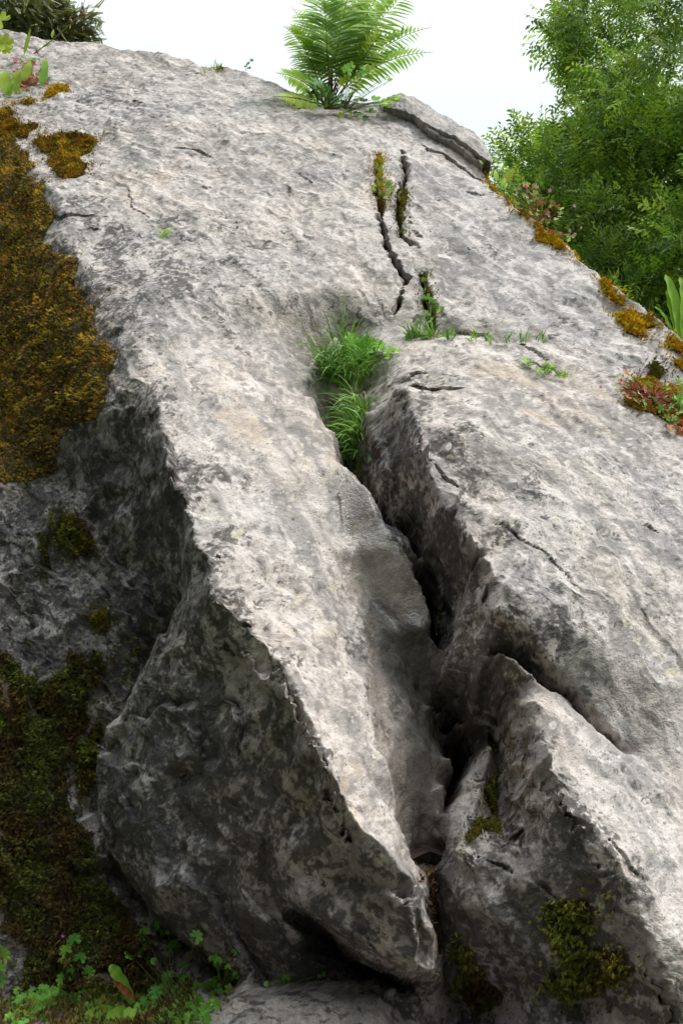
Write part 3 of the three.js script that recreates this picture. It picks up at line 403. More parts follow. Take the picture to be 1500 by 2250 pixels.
// the mesh: columns fan out with distance so that the grain of the mesh stays even
const ROCK = (() => {
  const NC = 800, us = []; for (let i = 0; i <= NC; i++) us.push(-1.22 + 2.44 * i / NC); for (let k = 1; k <= 26; k++) { const e = 1.22 + .006 * k + .0035 * k * k; us.push(e); us.unshift(-e); }
  const ts = []; let t = -2.28; while (t < 4.35) { ts.push(t); t += t < -1.8 ? .02 : .0033 + .00056 * Math.max(0, t + 1.5); }
  const wid = (t) => Math.min(.98 + .26 * (t + 1.4), 1.02 * (.98 + .26 * 5.4));
  // columns crowd together on steep walls
  const FN = 900, cum = ts.map((tt) => { const c = new Float32Array(FN + 1), hw = wid(tt) * 1.22; let ph = hRaw(-hw, tt); for (let i = 1; i <= FN; i++) { const h = hRaw(-hw + 2 * hw * i / FN, tt), ds = 2 * hw / FN; c[i] = c[i - 1] + Math.min(5 * ds, Math.hypot(ds, .9 * (h - ph))); ph = h; } c.len = c[FN]; for (let i = 1; i <= FN; i++) c[i] /= c.len; return c; });
  const LEN = cum.map((c) => c.len), Lr = LEN.map((_, j) => { let a = 0, n = 0; for (let k = -30; k <= 30; k++) { a += LEN[clamp(j + k, 0, LEN.length - 1)]; n++; } return a / n; });
  const sm = cum.map((_, j) => { const o = new Float32Array(FN + 1); let n = 0; for (let k = -8; k <= 8; k++) { const c = cum[clamp(j + k, 0, cum.length - 1)], w = 9 - Math.abs(k); n += w; for (let i = 0; i <= FN; i++) o[i] += w * c[i]; } for (let i = 0; i <= FN; i++) o[i] /= n; return o; });
  const uRow = ts.map((_, j) => { const c = sm[j], o = new Float32Array(us.length); let k = 0; us.forEach((u, i) => { if (Math.abs(u) > 1.2201) { o[i] = u; return; } const x = (u + 1.22) / 2.44; while (k < FN - 1 && c[k + 1] < x) k++; o[i] = -1.22 + 2.44 * (k + clamp((x - c[k]) / (c[k + 1] - c[k] + 1e-9))) / FN; }); return o; });
  const NU = us.length, NT = ts.length, pos = new Float32Array(NU * NT * 3), st = new Float32Array(NU * NT * 2), cutA = new Float32Array(NU * NT), hA = new Float32Array(NU * NT), uv = new Float32Array(NU * NT * 2), uw2 = new Float32Array(NU * NT * 2), blk = new Uint8Array(NU * NT), o = [0, 0, 0];
    for (let j = 0; j < NT; j++) for (let i = 0; i < NU; i++) {
    const tt = ts[j], s = uRow[j][i] * wid(tt), k = j * NU + i;
    let [h, p, q, cut] = sampleRock(s, tt); const far = Math.max(0, Math.abs(us[i]) - 1.3); h -= far * far * .5;
    if (h < -4) h = -4;
    const lx = .012 * noise(s * 14, tt * 14, h * 14 + 3) + .0035 * noise(s * 38, tt * 38, h * 38 + 5) + .0012 * noise(s * 90, tt * 90, h * 90), P = P3(s + lx, tt + .6 * lx, h); pos[3 * k] = P.x; pos[3 * k + 1] = P.y; pos[3 * k + 2] = P.z;
    cutA[k] = cut; hA[k] = h;
    uv[2 * k] = s; uv[2 * k + 1] = tt + .3 * h; st[2 * k] = s; st[2 * k + 1] = tt; uw2[2 * k] = (i + .5) / NU; uw2[2 * k + 1] = (j + .5) / NT;
  }
  // colours and gloss painted finer than the mesh, over the mesh's own rows and columns
  const TW = 2048, RW = 1024, px = new Uint8Array(TW * TW * 4), rg = new Uint8Array(RW * RW * 4), enc = new Uint8Array(4097); for (let k = 0; k <= 4096; k++) { const x = k / 4096; enc[k] = Math.round(255 * (x <= .0031308 ? 12.92 * x : 1.055 * Math.pow(x, 1 / 2.4) - .055)); }
  const mixA = (A, w, c, x, y) => { const i = Math.floor(x), j = Math.floor(y), u = x - i, v = y - j, k = j * NU + i; return lerp(lerp(A[k * w + c], A[(k + 1) * w + c], u), lerp(A[(k + NU) * w + c], A[(k + NU + 1) * w + c], u), v); };
  for (let y = 0; y < TW; y++) for (let x = 0; x < TW; x++) {
    const gx = clamp((x + .5) / TW * NU - .5, 0, NU - 1.001), gy = clamp((y + .5) / TW * NT - .5, 0, NT - 1.001), s = mixA(st, 2, 0, gx, gy), t = mixA(st, 2, 1, gx, gy), h = mixA(hA, 1, 0, gx, gy), k = (y * TW + x) * 4;
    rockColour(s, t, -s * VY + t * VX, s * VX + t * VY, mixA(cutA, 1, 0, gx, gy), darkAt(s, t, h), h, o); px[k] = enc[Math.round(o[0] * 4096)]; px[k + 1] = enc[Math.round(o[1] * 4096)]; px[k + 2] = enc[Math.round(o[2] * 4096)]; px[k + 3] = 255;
    if (!(x & 1) && !(y & 1)) { const w = wetAt(s, t) + .3 * noise(s * 30, t * 30, 91), r = gullyAt(s, t) ? lerp(.26, .07, smooth(.25, .6, w)) : .86, q = ((y >> 1) * RW + (x >> 1)) * 4; rg[q] = rg[q + 1] = rg[q + 2] = 255 * r; rg[q + 3] = 255; }
  }
  const tex = (d, n, c) => { const x = new THREE.DataTexture(d, n, n); x.magFilter = x.minFilter = THREE.LinearFilter; x.channel = c; x.needsUpdate = true; return x; };
  stoneMat.map = tex(px, TW, 1); stoneMat.map.colorSpace = THREE.SRGBColorSpace; stoneMat.roughnessMap = tex(rg, RW, 1); stoneMat.bumpMap = rockGrain.bump;
  const nor = new Float32Array(NU * NT * 3), a = new THREE.Vector3(), b = new THREE.Vector3(), at = (i, j, v) => { const k = 3 * (clamp(j, 0, NT - 1) * NU + clamp(i, 0, NU - 1)); return v.set(pos[k], pos[k + 1], pos[k + 2]); }, c = new THREE.Vector3();
  for (let j = 0; j < NT; j++) for (let i = 0; i < NU; i++) { at(i + 1, j, a).sub(at(i - 1, j, c)); at(i, j + 1, b).sub(at(i, j - 1, c)); a.cross(b).normalize(); const k = 3 * (j * NU + i); nor[k] = a.x; nor[k + 1] = a.y; nor[k + 2] = a.z; }
  const idx = BORDER.map(() => []); idx.push([]);
  const coarse = new Uint8Array(NU * NT); for (let k = 0; k < coarse.length; k++) coarse[k] = blockAt(st[2 * k] + .004 * noise(st[2 * k] * 30, st[2 * k + 1] * 30, 2), st[2 * k + 1]);
  for (let j = 0; j < NT - 1; j++) for (let i = 0; i < NU - 1; i++) { const k = j * NU + i, B = coarse[k]; if ((i + j) & 1) idx[B].push(k, k + 1, k + NU + 1, k, k + NU + 1, k + NU); else idx[B].push(k, k + 1, k + NU, k + 1, k + NU + 1, k + NU); }
  return idx.map((list) => { const map = new Map(), g = new THREE.BufferGeometry(), ind = new Uint32Array(list.length), src = []; list.forEach((v, n) => { let m = map.get(v); if (m === undefined) { m = src.length; map.set(v, m); src.push(v); } ind[n] = m; });
    const take = (A, w) => { const r = new Float32Array(src.length * w); src.forEach((v, n) => { for (let e = 0; e < w; e++) r[n * w + e] = A[v * w + e]; }); return new THREE.BufferAttribute(r, w); };
    g.setAttribute('position', take(pos, 3)); g.setAttribute('normal', take(nor, 3)); g.setAttribute('uv', take(uv, 2)); g.setAttribute('uv1', take(uw2, 2)); g.setIndex(new THREE.BufferAttribute(ind, 1)); return g; });
})();
[['rock_slab', 'huge pale grey limestone slab left of the long fissure, dark flank on its left', 'rock slab'],
 ['foot_stone', 'dim brown-grey stone at the bottom edge under the overhanging slab', 'stone'],
 ['wedged_stone', 'small smooth brown stone wedged in the lower fissure, moss in its hollow', 'stone'],
 ['mossy_rock_face', 'blackish speckled rock face at lower left, half covered by dark moss', 'rock face'],
 ['limestone_block', 'big pale lichen-spotted limestone block right of the fissure with a sharp shaded edge', 'boulder'],
 ['upper_slab', 'smooth blue-grey slab at upper right sloping down below the green tree', 'rock slab']].forEach(([n, l, c], i) => { const m = named(new THREE.Mesh(ROCK[i], stoneMat), n); tag(m, l, c); m.castShadow = m.receiveShadow = true; scene.add(m); });

function ledge(crest, lip, out, dn, thick, D = 0) { // overhanging leaf of rock: face, rounded lip, underside running back
  const on = (L, u) => { const x = u * (L.length - 1), i = Math.min(L.length - 2, Math.floor(x)), k = x - i; return [lerp(L[i][0], L[i + 1][0], k), lerp(L[i][1], L[i + 1][1], k)]; };
  const N = 150, MT = 26, MU = 14, ML = MT + MU, pos = [], col = [], uv = [], idx = [], o = [0, 0, 0], d0 = depthLine(lip);
  function depthLine(L) { return L.map(([x, y]) => onto(x, y + dn)[2] - out); }
  const dl = (u) => { const x = u * (d0.length - 1), i = Math.min(d0.length - 2, Math.floor(x)); return lerp(d0[i], d0[i + 1], x - i); };
  for (let j = 0; j <= ML; j++) for (let i = 0; i <= N; i++) {
    const u = i / N, c = on(crest, u), l = on(lip, u), d = dl(u), A = EYE.clone().addScaledVector(rayOf(l[0], l[1] + 3 * noise(u * 26, 2, 7)), d), B = EYE.clone().addScaledVector(rayOf(c[0], c[1] + 2 * noise(u * 20, 5, 1)), d + thick * (1 + .4 * Math.sin(u * 3.1))), P = new THREE.Vector3();
    if (j <= MT) { const k = j / MT; P.copy(B).lerp(A, k); P.addScaledVector(PN, .018 * Math.sin(Math.PI * k)); }
    else { const k = (j - MT) / MU; P.copy(A).add(new THREE.Vector3(0, -.012 - .03 * Math.sin(k * 1.8) , -.42 * k)); }
    P.addScaledVector(PN, .022 * fbm(P.x * 11, P.y * 14, P.z * 14, 4) * (j <= MT ? 1 : .6)); P.y += .006 * fbm(P.x * 30, P.y * 30, P.z * 30, 3);
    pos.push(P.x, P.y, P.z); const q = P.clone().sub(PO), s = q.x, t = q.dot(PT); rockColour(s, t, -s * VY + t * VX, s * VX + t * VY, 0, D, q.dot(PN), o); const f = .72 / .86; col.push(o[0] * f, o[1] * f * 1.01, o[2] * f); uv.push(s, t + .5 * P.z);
    if (i && j) { const a = (j - 1) * (N + 1) + i - 1; idx.push(a, a + N + 1, a + N + 2, a, a + N + 2, a + 1); }
  }
  const g = new THREE.BufferGeometry(); g.setAttribute('position', new THREE.Float32BufferAttribute(pos, 3)); g.setAttribute('color', new THREE.Float32BufferAttribute(col, 3)); g.setAttribute('uv', new THREE.Float32BufferAttribute(uv, 2)); g.setAttribute('uv1', new THREE.Float32BufferAttribute(uv.map(() => .02), 2)); g.setIndex(idx); g.computeVertexNormals();
  return g;
}
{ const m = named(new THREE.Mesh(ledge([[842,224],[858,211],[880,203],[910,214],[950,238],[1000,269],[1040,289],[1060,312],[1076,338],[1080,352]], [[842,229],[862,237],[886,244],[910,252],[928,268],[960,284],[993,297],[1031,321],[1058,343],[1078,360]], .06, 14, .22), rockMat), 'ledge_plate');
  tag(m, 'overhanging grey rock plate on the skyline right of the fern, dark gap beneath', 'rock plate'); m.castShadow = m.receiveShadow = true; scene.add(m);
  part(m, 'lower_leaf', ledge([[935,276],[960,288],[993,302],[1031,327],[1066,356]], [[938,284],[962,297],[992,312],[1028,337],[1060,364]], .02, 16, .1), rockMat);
  const block = scene.children.find((o) => o.name === 'limestone_block'); // thin flange curling down beside the fissure
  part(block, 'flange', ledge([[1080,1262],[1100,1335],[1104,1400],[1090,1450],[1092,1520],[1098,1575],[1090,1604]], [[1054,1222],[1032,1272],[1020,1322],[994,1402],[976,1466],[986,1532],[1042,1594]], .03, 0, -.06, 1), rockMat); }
// ---------- living things ----------
function surf(s, t) { const e = .006, h = sampleRock(s, t)[0], n = P3(s + e, t, hRaw(s + e, t)).sub(P3(s - e, t, hRaw(s - e, t))).cross(P3(s, t + e, hRaw(s, t + e)).sub(P3(s, t - e, hRaw(s, t - e)))).normalize(); return { p: P3(s, t, h), n }; }
function spot(px, py, off = 0) { const [s, t, l] = stHit(px, py); return EYE.clone().addScaledVector(rayOf(px, py), l - off); } // off metres in front of the stone
const depthAt = (px, py) => stHit(px, py)[2];
const air = (px, py, d) => EYE.clone().addScaledVector(rayOf(px, py), d);
const leafMat = (c, tr = .35, o = {}) => new THREE.MeshPhysicalMaterial({ color: new THREE.Color().setRGB(...c), roughness: .75, transmission: tr, thickness: 0, side: THREE.DoubleSide, ...o });
const UP = new THREE.Vector3(0, 1, 0);
function frame(pos, dir, face, scale = 1) { // y along dir, z towards face
  const y = dir.clone().normalize(), z = face.clone().addScaledVector(y, -face.dot(y)); if (z.lengthSq() < 1e-8) z.set(y.z, 0, -y.x); z.normalize(); const x = new THREE.Vector3().crossVectors(y, z);
  return new THREE.Matrix4().makeBasis(x, y, z).setPosition(pos).multiply(new THREE.Matrix4().makeScale(scale, scale, scale));
}
const geoOf = (verts, tris) => { const g = new THREE.BufferGeometry(); g.setAttribute('position', new THREE.Float32BufferAttribute(verts, 3)); g.setIndex(tris); g.computeVertexNormals(); return g; };
function stemGeo(pts, r0, r1 = r0 * .5, seg = 5) { // tapered tube through points
  const c = new THREE.CatmullRomCurve3(pts), n = Math.max(4, pts.length * 4), g = new THREE.TubeGeometry(c, n, 1, seg), P = g.attributes.position, q = new THREE.Vector3();
  for (let i = 0; i <= n; i++) { const o = c.getPointAt(i / n), r = lerp(r0, r1, i / n); for (let j = 0; j <= seg; j++) { const k = i * (seg + 1) + j; q.fromBufferAttribute(P, k).sub(o).multiplyScalar(r).add(o); P.setXYZ(k, q.x, q.y, q.z); } }
  g.deleteAttribute('uv'); return g;
}
// a pointed leaf along +y, folded at the midrib
function blade(len, wid, o = {}) {
  const n = o.n || 4, v = [], t = [], droop = o.droop || 0, fold = o.fold ?? .2;
  for (let i = 0; i <= n; i++) { const u = i / n, w = wid * .5 * Math.pow(Math.sin(Math.PI * Math.pow(u, o.peak || .8) * .97 + .03), .8) * (o.wave ? 1 + o.wave * Math.sin(u * 19) : 1), y = len * (u - droop * .15 * u * u), z = -droop * len * u * u + (o.wave ? o.wave * wid * .3 * Math.sin(u * 11) : 0); v.push(-w, y, z + fold * w, 0, y, z, w, y, z + fold * w); if (i) { const a = (i - 1) * 3; t.push(a, a + 1, a + 4, a, a + 4, a + 3, a + 1, a + 2, a + 5, a + 1, a + 5, a + 4); } }
  return geoOf(v, t);
}
// round lobed leaf in the xy plane, stalk at the origin
function lobed(R, lobes = 7, notch = .5, teeth = true) {
  const v = [0, 0, 0], t = [], A = 5.2, N = lobes * 6;
  for (let i = 0; i <= N; i++) { const u = i / N, a = -A / 2 + A * u + Math.PI / 2, ph = (u * lobes) % 1, d = Math.abs(ph - .5) * 2, r = R * (1 - notch * Math.pow(d, 3.2)) * (teeth ? (1 - .09 * Math.abs(Math.sin(ph * Math.PI * 3))) : 1) * (1 - .15 * Math.abs(u - .5)); v.push(Math.cos(a) * r, Math.sin(a) * r, .16 * r * (1 - d) + .1 * R * Math.cos(u * 9)); if (i) t.push(0, i, i + 1); }
  return geoOf(v, t);
}

// --- moss ---
reseed(11);
const sprigGeo = (() => { const g = []; for (let k = 0; k < 9; k++) { const b = blade(rr(.7, 1.1), .17, { n: 2, droop: .3, fold: .3 }); b.applyMatrix4(new THREE.Matrix4().makeRotationX(.25 + .5 * rnd()).premultiply(new THREE.Matrix4().makeRotationY(k * .75 + rnd()))); g.push(b); } return mergeGeometries(g); })(); // y is up
const MHUE = ((H) => H.map((h) => h.map((c) => c.map((x) => x * 1.35))))([[[.40,.25,.02],[.28,.18,.016],[.16,.09,.014],[.22,.22,.02],[.48,.32,.03]], [[.16,.19,.018],[.22,.22,.022],[.10,.085,.014],[.24,.18,.018]], [[.12,.07,.018],[.15,.10,.02],[.07,.05,.014],[.12,.12,.016],[.10,.13,.02],[.15,.16,.022]], [[.55,.38,.02],[.42,.26,.015],[.5,.43,.03],[.36,.2,.016]], [[.25,.38,.03],[.32,.42,.03],[.17,.25,.018]]]);
const mossMat = std([1, 1, 1], .9);
for (const M of MOSS) {
  const w = M.b - M.a, h = M.e - M.c, n = Math.min(60000, Math.round(w * h / (M.size * M.size * .055))), mats = [], cols = [], hue = MHUE[M.hue], c = new THREE.Color();
  for (let i = 0; i < n; i++) {
    const s = rr(M.a, M.b), t = rr(M.c, M.e), d = mossIn(M, s, t); if (d < 0 ? (d < -.035 || rnd() > .05) : rnd() > .3 + d / .02) continue;
    const clump = fbm(s * 16, t * 16, M.size * 900, 3); if (clump < -.42 && rnd() < .8) continue;
    const { p, n: nn } = surf(s, t), lift = .008 + .075 * Math.max(0, clump) * clamp(d / .03);
    const dir = nn.clone().multiplyScalar(.8).add(new THREE.Vector3(rr(-.7, .7), rr(-.6, .35), rr(-.4, .7)));
    p.addScaledVector(nn, lift * rnd() * (M.size / .017)); mats.push(frame(p, dir, new THREE.Vector3(rr(-1, 1), rr(-1, 1), rr(-1, 1)), M.size * rr(.45, 1.0)));
    const k = Math.floor(clamp(.5 + .9 * noise(s * 9, t * 9, 40) + .55 * (rnd() - .5), 0, .999) * hue.length), q = hue[k], v = rr(.65, 1.3) * (1 + .5 * clump); cols.push(c.clone().setRGB(q[0] * v, q[1] * v, q[2] * v));
  }
  const m = named(new THREE.InstancedMesh(sprigGeo, mossMat, mats.length), 'moss_patch'); mats.forEach((x, i) => { m.setMatrixAt(i, x); m.setColorAt(i, cols[i]); });
  tag(m, M.label, 'moss', null, 'stuff'); m.castShadow = m.receiveShadow = true; scene.add(m);
}

// --- grass tufts ---
const grassMats = [leafMat([.22, .46, .04], .3), leafMat([.34, .56, .09], .3), leafMat([.12, .28, .03], .25)];
function tuft(label, base, n, len, spread, lean, group) { // base: pixel outline points the blades rise from
  const o = thing('grass_tuft', label, 'grass', group, spot(base[0][0], base[0][1])), org = o.position, g = [[], [], []];
  for (let i = 0; i < n; i++) {
    const b = base[Math.floor(rnd() * base.length)], p = spot(b[0] + rr(-spread, spread), b[1] + rr(-spread, spread) * .8, .01), L = len * rr(.55, 1.2), a = rr(0, 6.283), out = rr(.15, .8), d = new THREE.Vector3(Math.cos(a) * out + lean[0], 1 + lean[1], Math.sin(a) * out + lean[2] + .3).normalize();
    const pts = [], w = rr(.0018, .0036), side = new THREE.Vector3().crossVectors(d, new THREE.Vector3(Math.sin(i), .2, Math.cos(i))).normalize(), v = [], t = [], q = p.clone(), dd = d.clone();
    for (let k = 0; k <= 6; k++) { const ww = w * (1 - (k / 6) ** 2 * .95); v.push(...q.clone().addScaledVector(side, -ww).sub(org).toArray(), ...q.clone().addScaledVector(side, ww).sub(org).toArray()); if (k) { const e = 2 * (k - 1); t.push(e, e + 1, e + 3, e, e + 3, e + 2); } q.addScaledVector(dd, L / 6); dd.y -= .13 + .2 * out; dd.x += .04 * lean[0]; dd.normalize(); }
    g[Math.floor(rnd() * 3)].push(geoOf(v, t));
  }
  g.forEach((l, i) => { if (l.length) tag(part(o, 'blades', mergeGeometries(l), grassMats[i]), null, null, null, 'stuff'); });
}
reseed(21);
tuft('long drooping grass tuft in the pocket at the top of the fissure', [[730,800],[755,795],[780,800],[800,815],[765,830],[735,830],[790,845],[715,825],[760,850],[735,845]], 260, .25, 16, [-.1, -.25, .6], null);
tuft('lower grass tuft hanging in the fissure below the long drooping one', [[795,905],[785,920],[775,935],[790,950],[780,970],[765,960],[785,895],[775,985],[785,1000],[770,1010],[755,985]], 260, .2, 13, [-.3, -.35, .6], null);
tuft('short grass beside the foot of the upper crack, right of the leafy pocket', [[905,742],[925,735],[945,738]], 36, .12, 8, [-.2, 0, .3], null);
tuft('thin grass line along the ledge under the blue-grey slab', [[990,742],[1040,748],[1075,750],[1110,750],[1150,748],[1185,748]], 80, .05, 10, [0, 0, .3], null);
tuft('small pale grass wisps on the skyline left of the fern', [[450,158],[465,156],[480,152]], 26, .05, 6, [0, 0, .1], null);

// --- leafy herbs: every leaf a part on its own stalk ---
const herbGeos = [lobed(1, 5, .6), lobed(1, 7, .5), lobed(1, 3, .55)], fernlet = (() => { const g = []; for (let k = 0; k < 6; k++) for (const sd of [-1, 1]) { const b = blade(.42 * (1 - k * .12), .2, { n: 2 }); b.applyMatrix4(new THREE.Matrix4().makeRotationZ(-sd * 1.05).premultiply(new THREE.Matrix4().makeTranslation(0, k * .16, 0))); g.push(b); } return mergeGeometries(g); })();
function herb(name, label, category, base, leaves, mats, stemMat, o = {}) { // leaves: [px, py, radius px]
  const B = o.at ? o.at : spot(base[0], base[1], .005), T = thing(name, label, category, o.group, B), sg = [];
  leaves.forEach(([x, y, r, k], i) => {
    const d = (o.depth ?? depthAt(x, y)) - (o.off ?? .03) * rr(.5, 1.6), p = air(x, y, d).sub(B), R = r * d / F, m = part(T, 'leaf', (o.geos || herbGeos)[k ?? Math.floor(rnd() * (o.geos || herbGeos).length)], mats[Math.floor(rnd() * mats.length)]);
    const dir = o.dir ? o.dir(x, y) : new THREE.Vector3(p.x + rr(-.02, .02), Math.abs(p.y) * .4 + rr(-.01, .04), rr(0, .02)), face = o.face ? o.face() : new THREE.Vector3(rr(-.5, .5), rr(.35, 1.1), rr(.5, 1.1));
    frame(p, dir.lengthSq() > 1e-6 ? dir : UP, face, R).decompose(m.position, m.quaternion, m.scale);
    if (!o.noStem) sg.push(stemGeo([new THREE.Vector3(rr(-.004, .004), 0, 0), p.clone().multiplyScalar(.5).add(new THREE.Vector3(rr(-.006, .006), .006, .012)), p], .0011, .0007, 4));
  });
  if (sg.length) part(T, 'stems', mergeGeometries(sg), stemMat);
  return T;
}
const cluster = (cx, cy, rx, ry, n, r0, r1) => [...Array(n)].map(() => { const a = rr(0, 6.283), q = Math.sqrt(rnd()); return [cx + Math.cos(a) * q * rx, cy + Math.sin(a) * q * ry, rr(r0, r1)]; });
const G1 = leafMat([.19, .43, .05], .3), G2 = leafMat([.27, .54, .055], .3), G3 = leafMat([.10, .26, .035], .3), Y1 = leafMat([.46, .56, .03], .4), Y2 = leafMat([.36, .52, .035], .4), stemG = std([.14, .16, .04]), stemR = std([.25, .06, .03]), redLeaf = leafMat([.42, .06, .05], .25), brownLeaf = leafMat([.30, .14, .04], .25), pink = leafMat([.72, .33, .62], .3), orange = leafMat([.45, .17, .03], .25), olive = leafMat([.22, .26, .03], .3);
function flowers(T, list, mat = pink) { // five-petalled blooms: parts
  const B = T.position; for (const [x, y, r, d] of list) { const dd = d ?? depthAt(x, y) - .05, p = air(x, y, dd).sub(B), g = []; for (let k = 0; k < 5; k++) { const b = blade(1, .6, { n: 2 }); b.applyMatrix4(new THREE.Matrix4().makeRotationX(.5).premultiply(new THREE.Matrix4().makeRotationZ(k * 1.257))); g.push(b); } const m = part(T, 'flower', mergeGeometries(g), mat); frame(p, new THREE.Vector3(rr(-.3, .3), 1, .3), new THREE.Vector3(rr(-.4, .4), .5, 1), r * dd / F).decompose(m.position, m.quaternion, m.scale); }
}
reseed(31);
herb('pocket_herb', 'bright green lobed herb crowning the grassy pocket of the fissure', 'plant', [790, 800], [...cluster(790, 770, 48, 26, 34, 12, 20), ...cluster(745, 800, 25, 20, 8, 9, 14), ...cluster(850, 770, 22, 14, 7, 8, 12)], [G2, G1, G2], stemG, { off: .05 });
herb('crack_herb', 'small pale-leaved herb at the bottom of the lower grass tuft', 'plant', [790, 1020], [[770,1005,12],[785,995,10],[800,1000,11],[795,1015,13],[775,1020,10],[812,1008,9],[788,1030,9]], [G1, G3], stemG, { off: .03 });
herb('dead_flower', 'small dried pinkish leaf cluster under the lower grass tuft', 'plant', [787, 1040], [[783,1036,7],[790,1042,7],[779,1044,6]], [leafMat([.4, .25, .2], .2)], stemG, { off: .04 });
herb('crack_fern', 'yellow-green little fern growing in the left upper crack', 'fern', [835, 440], [...cluster(838, 375, 10, 20, 8, 12, 18), ...cluster(838, 412, 22, 22, 16, 12, 20), ...cluster(838, 435, 12, 10, 5, 10, 14)], [Y1, olive, Y2, G1], stemG, { geos: [fernlet], off: .03 });
herb('crack_rosette', 'bright green leaflet tuft in the right-hand upper crack', 'plant', [882, 445], [[876,432,11],[884,436,12],[890,432,10],[880,442,11],[878,355,8],[884,505,8],[890,500,8]], [Y2, Y1], stemG, { geos: [fernlet], off: .02 });
herb('trailing_herb', 'trailing leafy herb filling the short crack above the ledge', 'plant', [948, 722], [[930,615,7],[935,640,8],[940,655,11],[948,662,10],[955,678,9],[962,684,10],[970,680,8],[938,690,9],[945,705,11],[950,715,9],[932,655,8],[960,672,8]], [G2, Y2, G1], stemG, { off: .025 });
herb('ledge_herb', 'low leaves at the foot of the short crack, left of the ledge grass', 'plant', [900, 745], [...cluster(915, 735, 28, 9, 14, 7, 12), ...cluster(975, 738, 16, 6, 6, 6, 9)], [G2, G1], stemG, { off: .02 });
herb('rock_herb', 'spreading green leaves in a hollow of the pale block, below the ledge', 'plant', [1190, 808], [...cluster(1160, 795, 16, 9, 9, 7, 11), ...cluster(1195, 812, 26, 10, 16, 8, 12), ...cluster(1235, 822, 14, 5, 6, 7, 10)], [G2, Y2], stemG, { off: .015, geos: [herbGeos[0], fernlet] });
const bladeLeaf = [blade(1, .34, { n: 5, droop: .3 }), blade(1, .28, { n: 5, droop: .5 })];
herb('lone_rosette', 'lone green leaf rosette on the pale slab at upper left', 'plant', [362, 515], [[362,515,26],[364,513,24],[360,516,22],[363,517,26],[366,517,24],[358,512,18]], [G2, Y2], stemG, { geos: bladeLeaf, off: .006, noStem: true, dir: () => { const a = rr(-.4, 5.6); return new THREE.Vector3(Math.cos(a), Math.sin(a), .25); }, face: () => new THREE.Vector3(0, .6, 1) });
herb('skyline_stonecrop', 'small orange and green stonecrop on the skyline left of the fern', 'plant', [490, 152], cluster(487, 149, 12, 4, 12, 4, 6), [orange, redLeaf, olive], stemG, { off: .01 });
herb('skyline_sprig', 'single thin grey-green sprig on the skyline near the fern', 'plant', [540, 156], [[545,140,6],[553,133,5],[540,146,5],[548,150,5]], [G3], stemG, { off: .03, depth: depthAt(545, 170) });
herb('fissure_sprig', 'tiny bright leaf sprig alone in the dark middle of the fissure', 'plant', [945, 1345], [[925,1333,13],[936,1332,10],[960,1358,8],[970,1350,8],[962,1368,7],[958,1395,6]], [G1, G2], stemG, { geos: [fernlet], off: .12, depth: depthAt(930, 1300) });

// herb robert with red stalks on the right edge
{ const T = herb('red_herb', 'red and green ferny herb with tiny pink flowers at the right edge', 'plant', [1430, 880], [...cluster(1375, 840, 32, 26, 26, 7, 11), ...cluster(1425, 870, 50, 32, 60, 7, 12), ...cluster(1480, 890, 35, 40, 44, 8, 13)], [olive, redLeaf, orange, Y2, olive, G2, G1, Y2], stemR, { off: .03, geos: [fernlet, herbGeos[0], fernlet] }); flowers(T, [[1371,809,5],[1422,813,5],[1318,850,5],[1443,872,5],[1480,845,5]]); }
herb('autumn_leaves', 'orange-red leaves at the right margin under the flowering herb', 'leaves', [1490, 945], cluster(1492, 940, 24, 14, 16, 9, 14), [redLeaf, orange], stemR, { off: .02 });
herb('sedge', 'bright green leafy shoots at the right margin beside the red herb', 'plant', [1490, 920], [...cluster(1492, 870, 16, 36, 16, 8, 13)], [G2, Y2], stemG, { off: .05 });
// skyline flowers at right
{ const d = depthAt(1180, 500) + .1, T = herb('pink_flowers', 'airy pink-flowered herb on the skyline in front of the tree', 'plant', [1180, 500], [...cluster(1160, 435, 30, 32, 24, 6, 10), ...cluster(1195, 465, 40, 26, 22, 5, 9), ...cluster(1235, 520, 30, 12, 10, 5, 8)], [Y2, olive, orange, olive], stemR, { depth: d, off: .06, at: air(1180, 505, d) }); flowers(T, [[1141,415,5],[1158,420,5],[1178,424,5],[1207,419,6],[1203,468,6],[1204,474,5],[1260,452,5],[1250,507,5],[1262,515,5],[1275,500,4]].map((q) => [...q, d - .05])); }
{ const d = depthAt(1110, 440) + .05; herb('skyline_fern', 'little yellow-green fern beside the ledge plate on the right skyline', 'fern', [1095, 410], [[1090,400,34,0],[1088,398,30,1],[1100,412,28,0],[1108,418,24,1],[1112,395,30,2],[1104,402,26,2],[1118,388,22,2],[1060,362,14,0]], [Y2, Y1, G2], stemG, { geos: [blade(1, .36, { n: 4, droop: .2 }), blade(1, .3, { n: 4, droop: .35 }), fernlet], depth: d, off: .05, at: air(1092, 415, d), noStem: true, dir: (x) => new THREE.Vector3((x - 1090) * .02 + rr(-.2, .3), 1, 0), face: () => new THREE.Vector3(rr(-.3, .3), .3, 1) }); }

